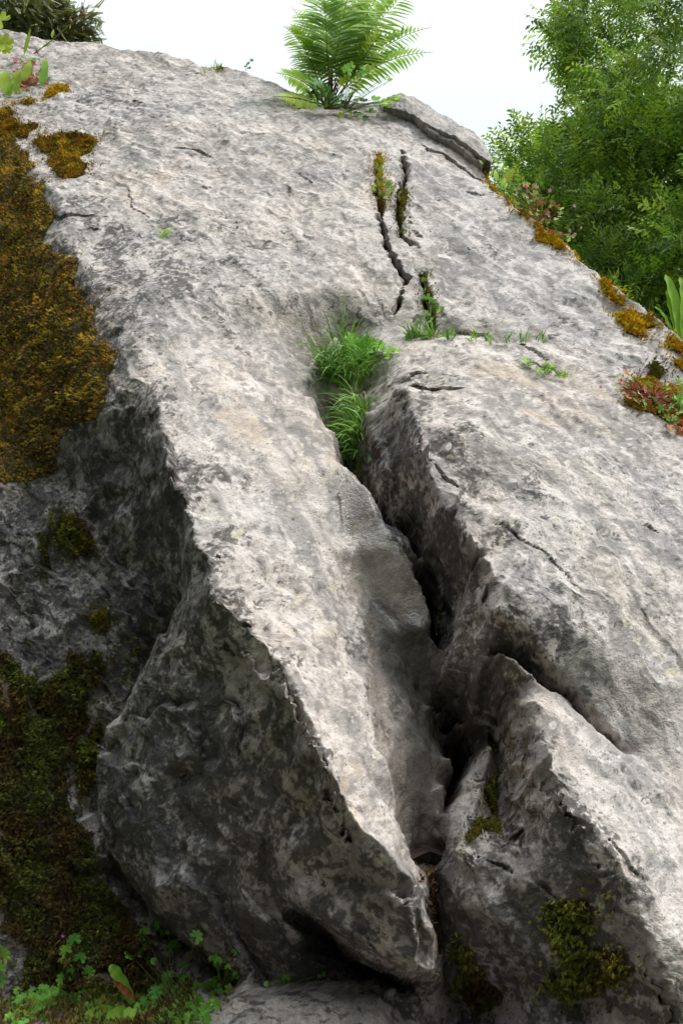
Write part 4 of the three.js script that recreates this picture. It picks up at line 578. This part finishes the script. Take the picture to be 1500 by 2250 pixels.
// leafy plants on the left edge
{ const at = (x, y, o) => spot(x, y, o);
  const T = herb('lettuce_leaves', 'broad upright pale-green leaves above the yellow moss at top left', 'plant', [30, 200], [[14,208,62,0],[36,205,58,0],[92,190,58,1],[52,178,50,0],[22,212,40,0],[54,120,58,2],[100,160,36,0]], [G2, Y2, G2], stemG, { geos: [blade(1, .42, { n: 7, droop: .15, wave: .1 }), blade(1, .34, { n: 7, droop: .1, wave: .08 }), blade(1, .2, { n: 6, droop: -.05 })], off: .05, noStem: true, dir: (x, y) => new THREE.Vector3(rr(-.1, .35), 1, .1), face: () => new THREE.Vector3(rr(-.3, .3), .15, 1) });
  herb('stonecrop', 'mat of reddish and grey-green stonecrop between the leaves and yellow moss', 'plant', [70, 190], [...cluster(60, 185, 65, 18, 70, 5, 9), ...cluster(60, 150, 45, 22, 34, 5, 9)], [olive, redLeaf, G1, orange, leafMat([.2, .3, .12], .2), redLeaf], stemR, { off: .02 });
  herb('yellow_maple_leaf', 'yellow-green lobed leaves hanging into view at the left edge', 'plant', [-20, 110], [[4,45,24,0],[10,95,24,0],[-4,100,30,0],[14,108,18,0]], [Y1], stemG, { geos: [lobed(1, 5, .42)], off: .25, face: () => new THREE.Vector3(rr(-.2, .2), .2, 1) });
  // tall flowering stalk
  const d = depthAt(80, 120) - .15, B = air(75, 118, d), S = thing('flower_stalk', 'thin bent flower stalk reaching up to the sky at top left', 'plant', null, B), q = (x, y) => air(x, y, d).sub(B);
  part(S, 'stem', stemGeo([q(75, 118), q(110, 92), q(150, 58), q(176, 30), q(182, 15), q(190, -8)], .0032, .0012), stemG); part(S, 'stem', stemGeo([q(60, 70), q(68, 60), q(74, 54), q(84, 56)], .0015, .0008), stemG);
  for (const [x, y, r, ax, ay] of [[92, 105, 26, .9, .5], [115, 84, 22, .1, 1], [154, 64, 12, .1, 1], [76, 54, 8, 1, .2], [76, 56, 8, -1, .2]]) { const m = part(S, 'leaf', blade(1, .32, { n: 4, droop: .2 }), Y2); frame(q(x, y), new THREE.Vector3(ax, ay, .1), new THREE.Vector3(0, .3, 1), r * d / F).decompose(m.position, m.quaternion, m.scale); }
  for (const [x, y] of [[180, 25], [186, 32], [182, 16], [156, 46], [82, 112]]) { const m = part(S, 'bud', new THREE.SphereGeometry(1, 8, 6), brownLeaf); m.position.copy(q(x, y)); m.scale.setScalar(3.2 * d / F); m.scale.y *= 1.5; }
}

// strap-leaved ferns
function strapFern(label, baseP, straps, mats) { // straps: [[px,py]... path], width px, depth offset
  const T = thing('strap_fern', label, 'fern', null, baseP.p);
  straps.forEach(([pts, w, k]) => { const c = new THREE.CatmullRomCurve3(pts.map(([x, y, o]) => air(x, y, baseP.d - (o || 0)).sub(T.position))), n = 14, v = [], t = [], W = w * baseP.d / F / 2; for (let i = 0; i <= n; i++) { const u = i / n, p = c.getPoint(u), tg = c.getTangent(u), sd = new THREE.Vector3().crossVectors(tg, new THREE.Vector3(.1, .35, 1)).normalize(), ww = W * Math.min(1, .45 + u * 3) * Math.pow(Math.max(0, 1 - u ** 5), .6) * (1 + .08 * Math.sin(u * 22)), up = new THREE.Vector3().crossVectors(sd, tg).normalize(); v.push(...p.clone().addScaledVector(sd, -ww).addScaledVector(up, ww * .35 + .003 * Math.sin(u * 25)).toArray(), ...p.toArray(), ...p.clone().addScaledVector(sd, ww).addScaledVector(up, ww * .35 + .003 * Math.cos(u * 23)).toArray()); if (i) { const a = 3 * (i - 1); t.push(a, a + 1, a + 4, a, a + 4, a + 3, a + 1, a + 2, a + 5, a + 1, a + 5, a + 4); } } part(T, 'frond', geoOf(v, t), mats[k], k === 2 ? 'frond with a brown-red dying tip' : undefined); });
}
const strapA = leafMat([.24, .46, .03], .3), strapB = leafMat([.30, .50, .04], .35), strapC = leafMat([.26, .08, .02], .15);
{ const d = depthAt(290, 2180) - .14; strapFern('wavy strap-leaved fern among the lobed leaves at bottom left, one tip brown', { d, p: air(295, 2200, d + .08) }, [[[[293, 2205], [270, 2160], [252, 2132], [240, 2122]], 24, 0], [[[296, 2196, .02], [278, 2178, .02], [262, 2164, .02], [248, 2156, .03]], 13, 2], [[[300, 2290, .1], [302, 2245, .08], [300, 2200]], 20, 0], [[[250, 2222, .1], [222, 2222, .12], [198, 2232, .14], [178, 2248, .16]], 24, 1], [[[278, 2222, .1], [252, 2232, .13], [228, 2258, .16]], 28, 1], [[[290, 2216, .1], [282, 2236, .13], [272, 2270, .15]], 24, 0]], [strapA, strapB, strapC]); }
{ const d = depthAt(1490, 760) + .12; strapFern('yellow-green strap-leaved fern at the right edge below the tree', { d, p: air(1492, 745, d) }, [[[[1492, 745], [1488, 700], [1474, 640], [1460, 602]], 24, 1], [[[1488, 745], [1480, 710], [1470, 670], [1462, 636]], 14, 1], [[[1500, 745], [1502, 690], [1500, 640], [1492, 608]], 22, 0], [[[1482, 742], [1468, 715], [1455, 690], [1436, 672]], 8, 1]], [strapB, strapA, strapC]); }

// shining cranesbill at the foot: every leaf on its own stalk
reseed(41);
const cran = [lobed(1, 5, .34), lobed(1, 7, .36), lobed(1, 6, .3)], CG = [G1, G2, G1, leafMat([.16, .42, .06], .3)];
const cr = { geos: cran, off: .05, face: () => new THREE.Vector3(rr(-.45, .45), rr(.2, .9), 1) };
{ const T = herb('cranesbill', 'tallest sprays of lobed leaves at bottom centre-left, right of the strap fern', 'plant', [385, 2200], [[318,2052,16],[350,2028,14],[432,2058,17],[382,2082,19],[287,2096,14],[310,2094,11],[412,2104,16],[360,2050,9],[372,2046,9],[338,2112,9],[418,2130,13],[405,2122,12]], CG, stemG, cr); flowers(T, [[395,2062,5]]); }
{ const T = herb('cranesbill', 'low bushy lobed leaves at the very bottom, right of the strap fern', 'plant', [400, 2240], [...cluster(400, 2155, 50, 28, 26, 8, 14), ...cluster(370, 2200, 45, 35, 36, 9, 15), ...cluster(440, 2205, 38, 20, 22, 9, 14), ...cluster(330, 2220, 30, 25, 16, 8, 13), ...cluster(400, 2240, 60, 14, 22, 8, 14)], CG, stemG, cr); flowers(T, [[384,2189,6],[330,2176,6],[492,2204,5],[360,2225,4]]); }
{ const T = herb('cranesbill', 'small-leaved cranesbill against the dark rock, rightmost of the lobed plants', 'plant', [490, 2180], [...cluster(480, 2120, 28, 22, 12, 7, 12), ...cluster(500, 2150, 26, 26, 20, 8, 13), ...cluster(480, 2172, 30, 16, 14, 8, 14), [515,2092,9],[508,2084,7],[522,2096,7]], CG, stemG, cr); flowers(T, [[516,2106,5]]); }
{ const T = herb('cranesbill', 'upright cranesbill spray with five lobed leaves above the left-hand mat', 'plant', [175, 2180], [[163,2066,17],[145,2090,16],[177,2105,15],[195,2138,19],[138,2152,17],[155,2134,9],[172,2058,9]], CG, stemG, cr); flowers(T, [[140,2055,6],[208,2172,6]]); }
{ const T = herb('cranesbill', 'wide mat of lobed leaves along the bottom left edge', 'plant', [120, 2230], [...cluster(125, 2200, 40, 20, 16, 14, 25), ...cluster(190, 2205, 35, 22, 18, 12, 22), ...cluster(60, 2215, 45, 25, 34, 8, 17), ...cluster(80, 2180, 50, 14, 18, 6, 12), ...cluster(215, 2190, 25, 14, 12, 8, 14), ...cluster(60, 2243, 60, 10, 20, 9, 15)], CG, stemR, cr); flowers(T, [[150,2190,5],[107,2178,4],[68,2165,4]]); }
{ herb('cranesbill', 'cranesbill leaves cut by the left edge, above the wide mat', 'plant', [5, 2200], [[8,2100,20],[4,2155,16],[2,2085,10],[0,2130,15],[-14,2120,20]], CG, stemR, cr); }
herb('rock_seedling', 'two tiny bright leaves where the foot stone meets the slab', 'plant', [625, 2165], [[628,2150,12],[620,2158,8],[585,2162,7],[710,2140,6],[700,2145,5]], [G1, G2], stemG, { off: .03, geos: cran });
{ const T = herb('brown_leaf', 'withered brown leaf on the tallest cranesbill spray', 'leaf', [365, 2080], [[362,2074,10],[374,2080,8]], [brownLeaf], stemG, { ...cr, off: .06 }); }

// --- the big fern on the skyline: fronds with separate leaflets ---
reseed(51);
{ const d0 = depthAt(700, 240) + .1, B = air(722, 238, d0), T = thing('fern', 'tall bright green fern crowning the rock against the white sky', 'fern', null, B);
  const fm = [leafMat([.32, .54, .03], .5), leafMat([.42, .62, .035], .5), leafMat([.18, .38, .025], .45), leafMat([.52, .66, .045], .5)], rach = std([.16, .10, .03]);
  const pin = [blade(1, .27, { n: 4, droop: .12, fold: .15, peak: .55 }), blade(1, .3, { n: 4, droop: .2, fold: .2, peak: .5 }), blade(1, .25, { n: 3, droop: .05, fold: .1, peak: .6 })];
  // [tip px, tip py, bend, width px, depth step, material, pairs]
  const fr = [[708,-60,-.04,72,-.16,1,30],[775,-70,.03,74,-.14,0,30],[860,-60,.12,72,-.05,3,28],[915,-40,.18,62,.02,0,28],[640,14,-.22,36,.04,3,22],[622,56,-.36,40,-.1,1,22],[606,160,-.5,32,-.15,1,20],[600,212,-.3,26,-.2,3,18],[944,60,.34,40,.0,0,22],[952,114,.42,40,-.08,0,22],[690,-40,-.1,50,.14,2,26],[820,-20,.08,50,.16,2,26],[850,60,.12,44,-.12,3,22],[640,120,-.3,34,.1,2,18],[660,90,-.24,38,.06,2,18]];
  let count = 0;
  fr.forEach(([tx, ty, bend, w, dz, mi, pairs], fi) => {
    const tip = air(tx, ty, d0 + dz).sub(B), L = tip.length(), a = new THREE.Vector3(rr(-.03, .03), 0, rr(-.03, .03)), mid = tip.clone().multiplyScalar(.55).add(new THREE.Vector3(-bend * L * .35, Math.abs(bend) * L * .55, dz * .2)), c = new THREE.QuadraticBezierCurve3(a, mid, tip);
    const rk = part(T, 'frond', stemGeo(c.getPoints(8), .0036, .0012, 5), rach), stuff = []; const few = fi >= 5 && fi !== 8 && fi !== 9;
    for (let k = 1; k <= pairs; k++) { const u = .2 + .8 * k / (pairs + 1), p = c.getPoint(u), tg = c.getTangent(u), out = new THREE.Vector3().crossVectors(tg, new THREE.Vector3(rr(-.1, .1), .25, 1)).normalize(), taper = Math.pow(Math.sin(Math.PI * Math.min(1, .12 + u * .86)), .75) * (u > .8 ? 1.1 * (1.08 - u) / .28 : 1), len = w * d0 / F * 1.15 * clamp(taper, .06, 1) * rr(.92, 1.08);
      for (const sd of [-1, 1]) { const dir = out.clone().multiplyScalar(sd).addScaledVector(tg, .38 + .3 * u).add(new THREE.Vector3(0, -.12, .1 * rr(-1, 1))), m4 = frame(p, dir, new THREE.Vector3(rr(-.25, .25), .7, .8), len), g = pin[Math.floor(rnd() * 3)];
        if (!few && count < 290) { const m = part(rk, 'leaflet', g, fm[rnd() < .75 ? mi : 1]); m4.decompose(m.position, m.quaternion, m.scale); count++; } else stuff.push(g.clone().applyMatrix4(m4)); } }
    if (stuff.length) { const m = part(rk, 'leaflets', mergeGeometries(stuff), fm[mi]); m.userData.kind = 'stuff'; }
  });
  for (let i = 0; i < 16; i++) { const x = 735 + rr(-16, 14), y = rr(150, 195); part(T, 'stalk', stemGeo([new THREE.Vector3(rr(-.04, .04), -.03, rr(-.04, .04)), air(x, y, d0 + rr(-.05, .05)).sub(B)], .004, .0025, 5), std([.17, .065, .03])); }
}
{ const d = depthAt(770, 255) - .02; herb('hawthorn_seedling', 'light green leafy seedling with pale stems at the right foot of the fern', 'plant', [755, 245], [...cluster(775, 165, 34, 22, 14, 9, 14), ...cluster(805, 155, 14, 10, 4, 12, 15), ...cluster(770, 215, 26, 14, 8, 8, 12), ...cluster(835, 225, 26, 14, 10, 10, 15), ...cluster(865, 215, 14, 8, 4, 8, 11), ...cluster(850, 178, 22, 12, 6, 6, 8), ...cluster(770, 252, 24, 8, 8, 7, 10)], [Y2, G2, Y1, G2], stemG, { depth: d, off: .05, geos: [lobed(1, 3, .5), lobed(1, 5, .45), bladeLeaf[0]], at: air(755, 248, d) });
  herb('fern_undergrowth', 'dim leafy undergrowth packed around the base of the fern', 'plant', [715, 240], [...cluster(705, 215, 30, 24, 40, 9, 16), ...cluster(760, 225, 38, 20, 30, 8, 14), ...cluster(800, 245, 22, 14, 14, 7, 12), ...cluster(690, 190, 18, 18, 12, 10, 18)], [G3, G1, G3, leafMat([.035, .09, .015], .2)], stemG, { depth: depthAt(720, 250) + .02, off: .05, geos: [fernlet, lobed(1, 3, .5), bladeLeaf[1]], at: air(715, 240, depthAt(720, 250)) });
  herb('skyline_weeds', 'low dark weeds with brown stalks on the rim left of the fern', 'plant', [650, 222], cluster(652, 219, 28, 5, 16, 4, 7), [G3, brownLeaf], stemR, { off: .01 });
}

// --- wet litter and water in the channel ---
reseed(61);
{ const needles = [], mats = [std([.30, .11, .03], .5), std([.12, .05, .025], .4), std([.38, .22, .06], .5)];
  const C = [[935,1925,22],[945,1950,16],[950,1985,12],[955,2020,12],[955,2060,14],[962,2100,14],[960,2140,16]];
  const gs = [[], [], []]; const B = spot(945, 1950);
  for (let i = 0; i < 260; i++) { const c = C[Math.min(6, Math.floor(rnd() ** 1.5 * 7))], p = spot(c[0] + rr(-c[2], c[2]), c[1] + rr(-20, 20), .004 + .01 * rnd()).sub(B), d = new THREE.Vector3(rr(-1, 1), rr(-1, 1), rr(-.4, .6)).normalize(), L = rr(.008, .022); const q = p.clone().addScaledVector(d, L); gs[Math.floor(rnd() * 3)].push(stemGeo([p, p.clone().lerp(q, .5).add(new THREE.Vector3(0, .002, .001)), q], .0009, .0005, 4)); }
  const T = thing('needle_litter', 'wet brown needle litter choking the bottom of the fissure', 'litter', null, B); gs.forEach((g, i) => tag(part(T, 'needles', mergeGeometries(g), mats[i]), null, null, null, 'stuff'));
  const chips = []; for (let i = 0; i < 90; i++) { const c = C[Math.floor(rnd() * 4)], p = spot(c[0] + rr(-c[2], c[2]), c[1] + rr(-18, 18), .003).sub(B), b = blade(rr(.008, .02), rr(.005, .01), { n: 2, droop: .3 }); b.applyMatrix4(frame(p, new THREE.Vector3(rr(-1, 1), rr(-1, 1), .3), new THREE.Vector3(rr(-.5, .5), .5, 1))); chips.push(b); }
  tag(part(T, 'bark_chips', mergeGeometries(chips), std([.025, .014, .012], .25)), null, null, null, 'stuff');
  const y = spot(917, 2030, .01), n2 = thing('yellow_needle', 'single yellow larch needle pair stuck on the rock edge beside the litter', 'needle', null, y); for (const [a, b] of [[[917, 2052], [930, 2020]], [[905, 2052], [918, 2036]]]) part(n2, 'needle', stemGeo([spot(...a, .006).sub(y), spot(...b, .012).sub(y)], .0013, .0007, 4), std([.5, .3, .05], .5)); }
{ // shallow brown pool: a level sheet inside the channel
  const P = [[893,1878],[905,1866],[925,1860],[950,1860],[970,1866],[968,1890],[958,1905],[940,1912],[915,1908],[900,1895]].map(([x, y]) => spot(x, y, 0)); let c = new THREE.Vector3(); P.forEach((p) => c.add(p)); c.divideScalar(P.length);
  const sh = new THREE.Shape(P.map((p) => new THREE.Vector2((p.x - c.x) * 1.5, -(p.z - c.z) * 1.5))), g = new THREE.ShapeGeometry(sh).rotateX(-Math.PI / 2), m = named(new THREE.Mesh(g, new THREE.MeshPhysicalMaterial({ color: new THREE.Color().setRGB(.06, .038, .034), roughness: .06, side: THREE.DoubleSide })), 'pool'); m.position.copy(c); m.position.y += .004; tag(m, 'small brown rainwater pool at the end of the wet gully', 'pool'); m.receiveShadow = m.castShadow = true; scene.add(m); }

reseed(81);
{ const B = spot(200, 2150), gs = [[], [], []]; for (let i = 0; i < 130; i++) { const x = rr(-20, 470), y = rr(2090, 2249), p = spot(x, y, .012).sub(B), b = blade(rr(.008, .026), rr(.004, .014), { n: 3, droop: .4, fold: .4 }); b.applyMatrix4(frame(p, new THREE.Vector3(rr(-1, 1), rr(-.6, 1), .3), new THREE.Vector3(rr(-.7, .7), .6, rr(.2, 1)))); gs[Math.floor(rnd() * 3)].push(b); }
  for (let i = 0; i < 70; i++) { const p = spot(rr(-20, 470), rr(2060, 2249), .012).sub(B), q = p.clone().add(new THREE.Vector3(rr(-.04, .04), rr(-.03, .03), rr(0, .02))); gs[Math.floor(rnd() * 3)].push(stemGeo([p, p.clone().lerp(q, .5).add(new THREE.Vector3(0, .004, .003)), q], .0008, .0005, 4)); }
  gs.forEach((l) => l.forEach((g, i) => { g.deleteAttribute('uv'); }));
  const T = thing('leaf_litter', 'dead brown leaf scraps and twigs between the lobed plants at bottom left', 'litter', null, B); gs.forEach((l, i) => tag(part(T, 'scraps', mergeGeometries(l), std([[.16, .08, .03], [.07, .04, .02], [.24, .15, .07]][i], .85)), null, null, null, 'stuff')); }
// ---------- trees ----------
reseed(71);
const sprayGeo = (() => { const g = []; for (let k = 0; k < 9; k++) { const b = blade(.13 * rr(.8, 1.2), .052 * rr(.8, 1.2), { n: 2, droop: .2, fold: .25 }); b.applyMatrix4(new THREE.Matrix4().makeRotationZ((k % 2 ? 1 : -1) * rr(.5, 1.1)).premultiply(new THREE.Matrix4().makeRotationY(rr(-.6, .6))).premultiply(new THREE.Matrix4().makeTranslation(0, k * .042, rr(-.02, .02)))); g.push(b); } return mergeGeometries(g); })();
const treeLeaf = leafMat([1, 1, 1], .5), bark = std([.06, .045, .035], .95);
function crown(T, blobs, nClusters, perCluster, size, cols, shell = .62, cr = .42) { // blobs: [x,y,z, rx,ry,rz] about the tree's base
  const mats = [], tint = [], c = new THREE.Color(), tips = [], tot = blobs.reduce((a, b) => a + b[3] * b[4] * b[5], 0);
  for (const b of blobs) { const n = Math.round(nClusters * b[3] * b[4] * b[5] / tot);
    for (let i = 0; i < n; i++) { const z = rr(-1, 1), a = rr(0, 6.283), q = Math.sqrt(1 - z * z), r = lerp(shell, 1, rnd() ** .7) * (1 + .18 * noise(q * Math.cos(a) * 2.2 + b[0], z * 2.2, q * Math.sin(a) * 2.2)), P = new THREE.Vector3(b[0] + b[3] * r * q * Math.cos(a), b[1] + b[4] * r * z, b[2] + b[5] * r * q * Math.sin(a)), R = cr * rr(.6, 1.3), v0 = rr(.7, 1.3); tips.push(P);
      const outw = P.clone().sub(new THREE.Vector3(b[0], b[1], b[2])).normalize();
      for (let k = 0; k < perCluster; k++) { const o = new THREE.Vector3(rr(-1, 1), rr(-1, 1), rr(-1, 1)); if (o.lengthSq() > 1) { k--; continue; } const p = P.clone().addScaledVector(o, R), d = outw.clone().add(o).add(new THREE.Vector3(rr(-.5, .5), rr(-.3, .7), rr(-.5, .5))); mats.push(frame(p, d, new THREE.Vector3(rr(-1, 1), rr(.2, 1.5), rr(-1, 1)), size * rr(.7, 1.3))); const s = cols[Math.floor(rnd() * cols.length)], v = v0 * rr(.75, 1.25); tint.push(c.clone().setRGB(s[0] * v, s[1] * v, s[2] * v)); } } }
  const m = new THREE.InstancedMesh(sprayGeo, treeLeaf, mats.length); m.name = 'crown'; mats.forEach((x, i) => { m.setMatrixAt(i, x); m.setColorAt(i, tint[i]); }); m.castShadow = m.receiveShadow = true; m.userData.kind = 'stuff'; T.add(m);
  return tips;
}
function limbs(T, h, r, tips, n) { const g = [stemGeo([new THREE.Vector3(0, 0, 0), new THREE.Vector3(.1, h * .4, .05), new THREE.Vector3(0, h * .95, 0)], r, r * .18, 8)]; part(T, 'trunk', g[0], bark); const l = []; for (let i = 0; i < n; i++) { const t = tips[Math.floor(rnd() * tips.length)], y = clamp(t.y - Math.hypot(t.x, t.z) * .7, h * .12, h * .9); l.push(stemGeo([new THREE.Vector3(0, y, 0), new THREE.Vector3(t.x * .5, lerp(y, t.y, .65), t.z * .5), t], r * .28, .012, 5)); } part(T, 'limbs', mergeGeometries(l), bark); }
const G = [[.26, .42, .04], [.38, .55, .045], [.15, .27, .03], [.48, .60, .055], [.09, .16, .024]];
{ const T = thing('broadleaf_tree', 'tall dense green broadleaf tree filling the upper right corner', 'tree', null, new THREE.Vector3(7.0, 0, -13)); const tips = crown(T, [[-.3, 10.4, 0, 3.1, 4.9, 3], [-.5, 6.2, .6, 2.9, 3, 2.6], [1.6, 6.5, .2, 3, 4, 2.8]], 640, 60, .72, G); limbs(T, 13, .32, tips, 60); }
{ const T = thing('broadleaf_tree', 'lower bushy green tree leaning out left of the tall one, just right of the skyline', 'tree', null, new THREE.Vector3(3.75, 0, -13.6)); const tips = crown(T, [[.0, 7.2, 0, 1.6, 1.7, 1.5], [1.2, 7.6, 0, 1.8, 2.0, 1.5], [.6, 5.2, .4, 2.2, 2.2, 1.8]], 360, 52, .7, G.map((c) => [c[0] * 1.05, c[1] * 1.05, c[2] * 1.3])); limbs(T, 7, .18, tips, 30); }
// conifer behind the skyline at top left
{ const T = thing('conifer', 'dark conifer boughs behind the skyline at the top left corner', 'tree', null, new THREE.Vector3(-6.6, 0, -10.5)), B = T.position; part(T, 'trunk', stemGeo([new THREE.Vector3(0, 0, 0), new THREE.Vector3(.05, 6, 0), new THREE.Vector3(0, 12, 0)], .3, .05, 8), bark);
  const comb = (() => { const g = []; for (let k = 0; k < 16; k++) for (const sd of [-1, 1]) { const b = blade(.05 * (1 - k / 24), .013, { n: 2 }); b.applyMatrix4(new THREE.Matrix4().makeRotationZ(-sd * 1.0).premultiply(new THREE.Matrix4().makeTranslation(0, k * .012, 0))); g.push(b); } return mergeGeometries(g); })();
  const mats = [], tint = [], c = new THREE.Color(), wood = []; const D = 10.2;
  const bough = (pts, n, w) => { const cv = new THREE.CatmullRomCurve3(pts.map(([x, y, z]) => air(x, y, D + (z || 0)).sub(B))); wood.push(stemGeo(cv.getPoints(6), .022, .005, 5)); for (let i = 0; i < n; i++) { const u = Math.pow(rnd(), .8), p = cv.getPoint(u), tg = cv.getTangent(u); p.add(new THREE.Vector3(rr(-1, 1) * w, rr(-1, .6) * w, rr(-1, 1) * w * 1.4)); const d = tg.clone().multiplyScalar(.7).add(new THREE.Vector3(rr(-.8, .8), rr(-.8, .7), rr(-.8, .8))); mats.push(frame(p, d, new THREE.Vector3(rr(-.4, .4), 1, rr(-.2, .8)), rr(.55, .95))); const v = rr(.6, 1.4); tint.push(c.clone().setRGB(.2 * v, .21 * v, .045 * v)); } };
  for (const p of [[[-220, 60], [-60, 20], [60, 15], [128, 30]], [[-220, 0], [-60, -40], [70, -30], [115, 5]], [[-200, 90], [-40, 50], [40, 60], [90, 68]], [[-220, -60], [-80, -80], [20, -60], [60, -20]], [[-200, 40, .5], [-60, 60, .4], [20, 60, .3], [60, 75, .2]], [[-180, 20, -.3], [-60, -10, -.3], [40, 0, -.3], [90, 20, -.3]]]) bough(p, 400, .2);
  for (const p of [[[90, 60], [130, 52], [165, 38], [206, 30]], [[100, 72], [140, 70], [175, 72], [212, 78]], [[80, 80], [120, 84], [160, 86], [190, 88]], [[100, 60], [130, 66], [165, 55], [200, 56]], [[60, 30], [95, 18], [120, 12], [138, 13]]]) bough(p, 110, .07);
  const m = new THREE.InstancedMesh(comb, treeLeaf, mats.length); m.name = 'needles'; mats.forEach((x, i) => { m.setMatrixAt(i, x); m.setColorAt(i, tint[i]); }); m.castShadow = m.receiveShadow = true; m.userData.kind = 'stuff'; T.add(m); part(T, 'boughs', mergeGeometries(wood), bark); }
// unseen trees added behind and left of the viewer to darken the flanks
[[-7.5, -1.5, 'unseen tree added left of the outcrop to shade its flanks'], [-7.5, 4, 'unseen tree added behind the viewer to the left to shade the flanks'], [-4.5, 7.5, 'unseen tree added behind the viewer beside the left one to shade the flanks'], [.8, 7.5, 'unseen tree added straight behind the viewer to shade the flanks']].forEach(([x, z, l]) => { const T = thing('broadleaf_tree', l, 'tree', null, new THREE.Vector3(x, 0, z)); const tips = crown(T, [[0, 6.5, 0, 3.2, 5, 3.2], [0, 3, 0, 3.4, 2.6, 3.2]], 240, 14, 2.1, [[.05, .075, .022], [.07, .10, .028], [.035, .055, .018]], .5, .6); limbs(T, 10, .28, tips, 20); });
const ground = named(new THREE.Mesh(new THREE.CircleGeometry(2500, 64).rotateX(-Math.PI / 2), std([.05, .07, .025], .95)), 'ground');
ground.userData.kind = 'structure'; ground.receiveShadow = true; scene.add(ground);
renderer.render(scene, camera);
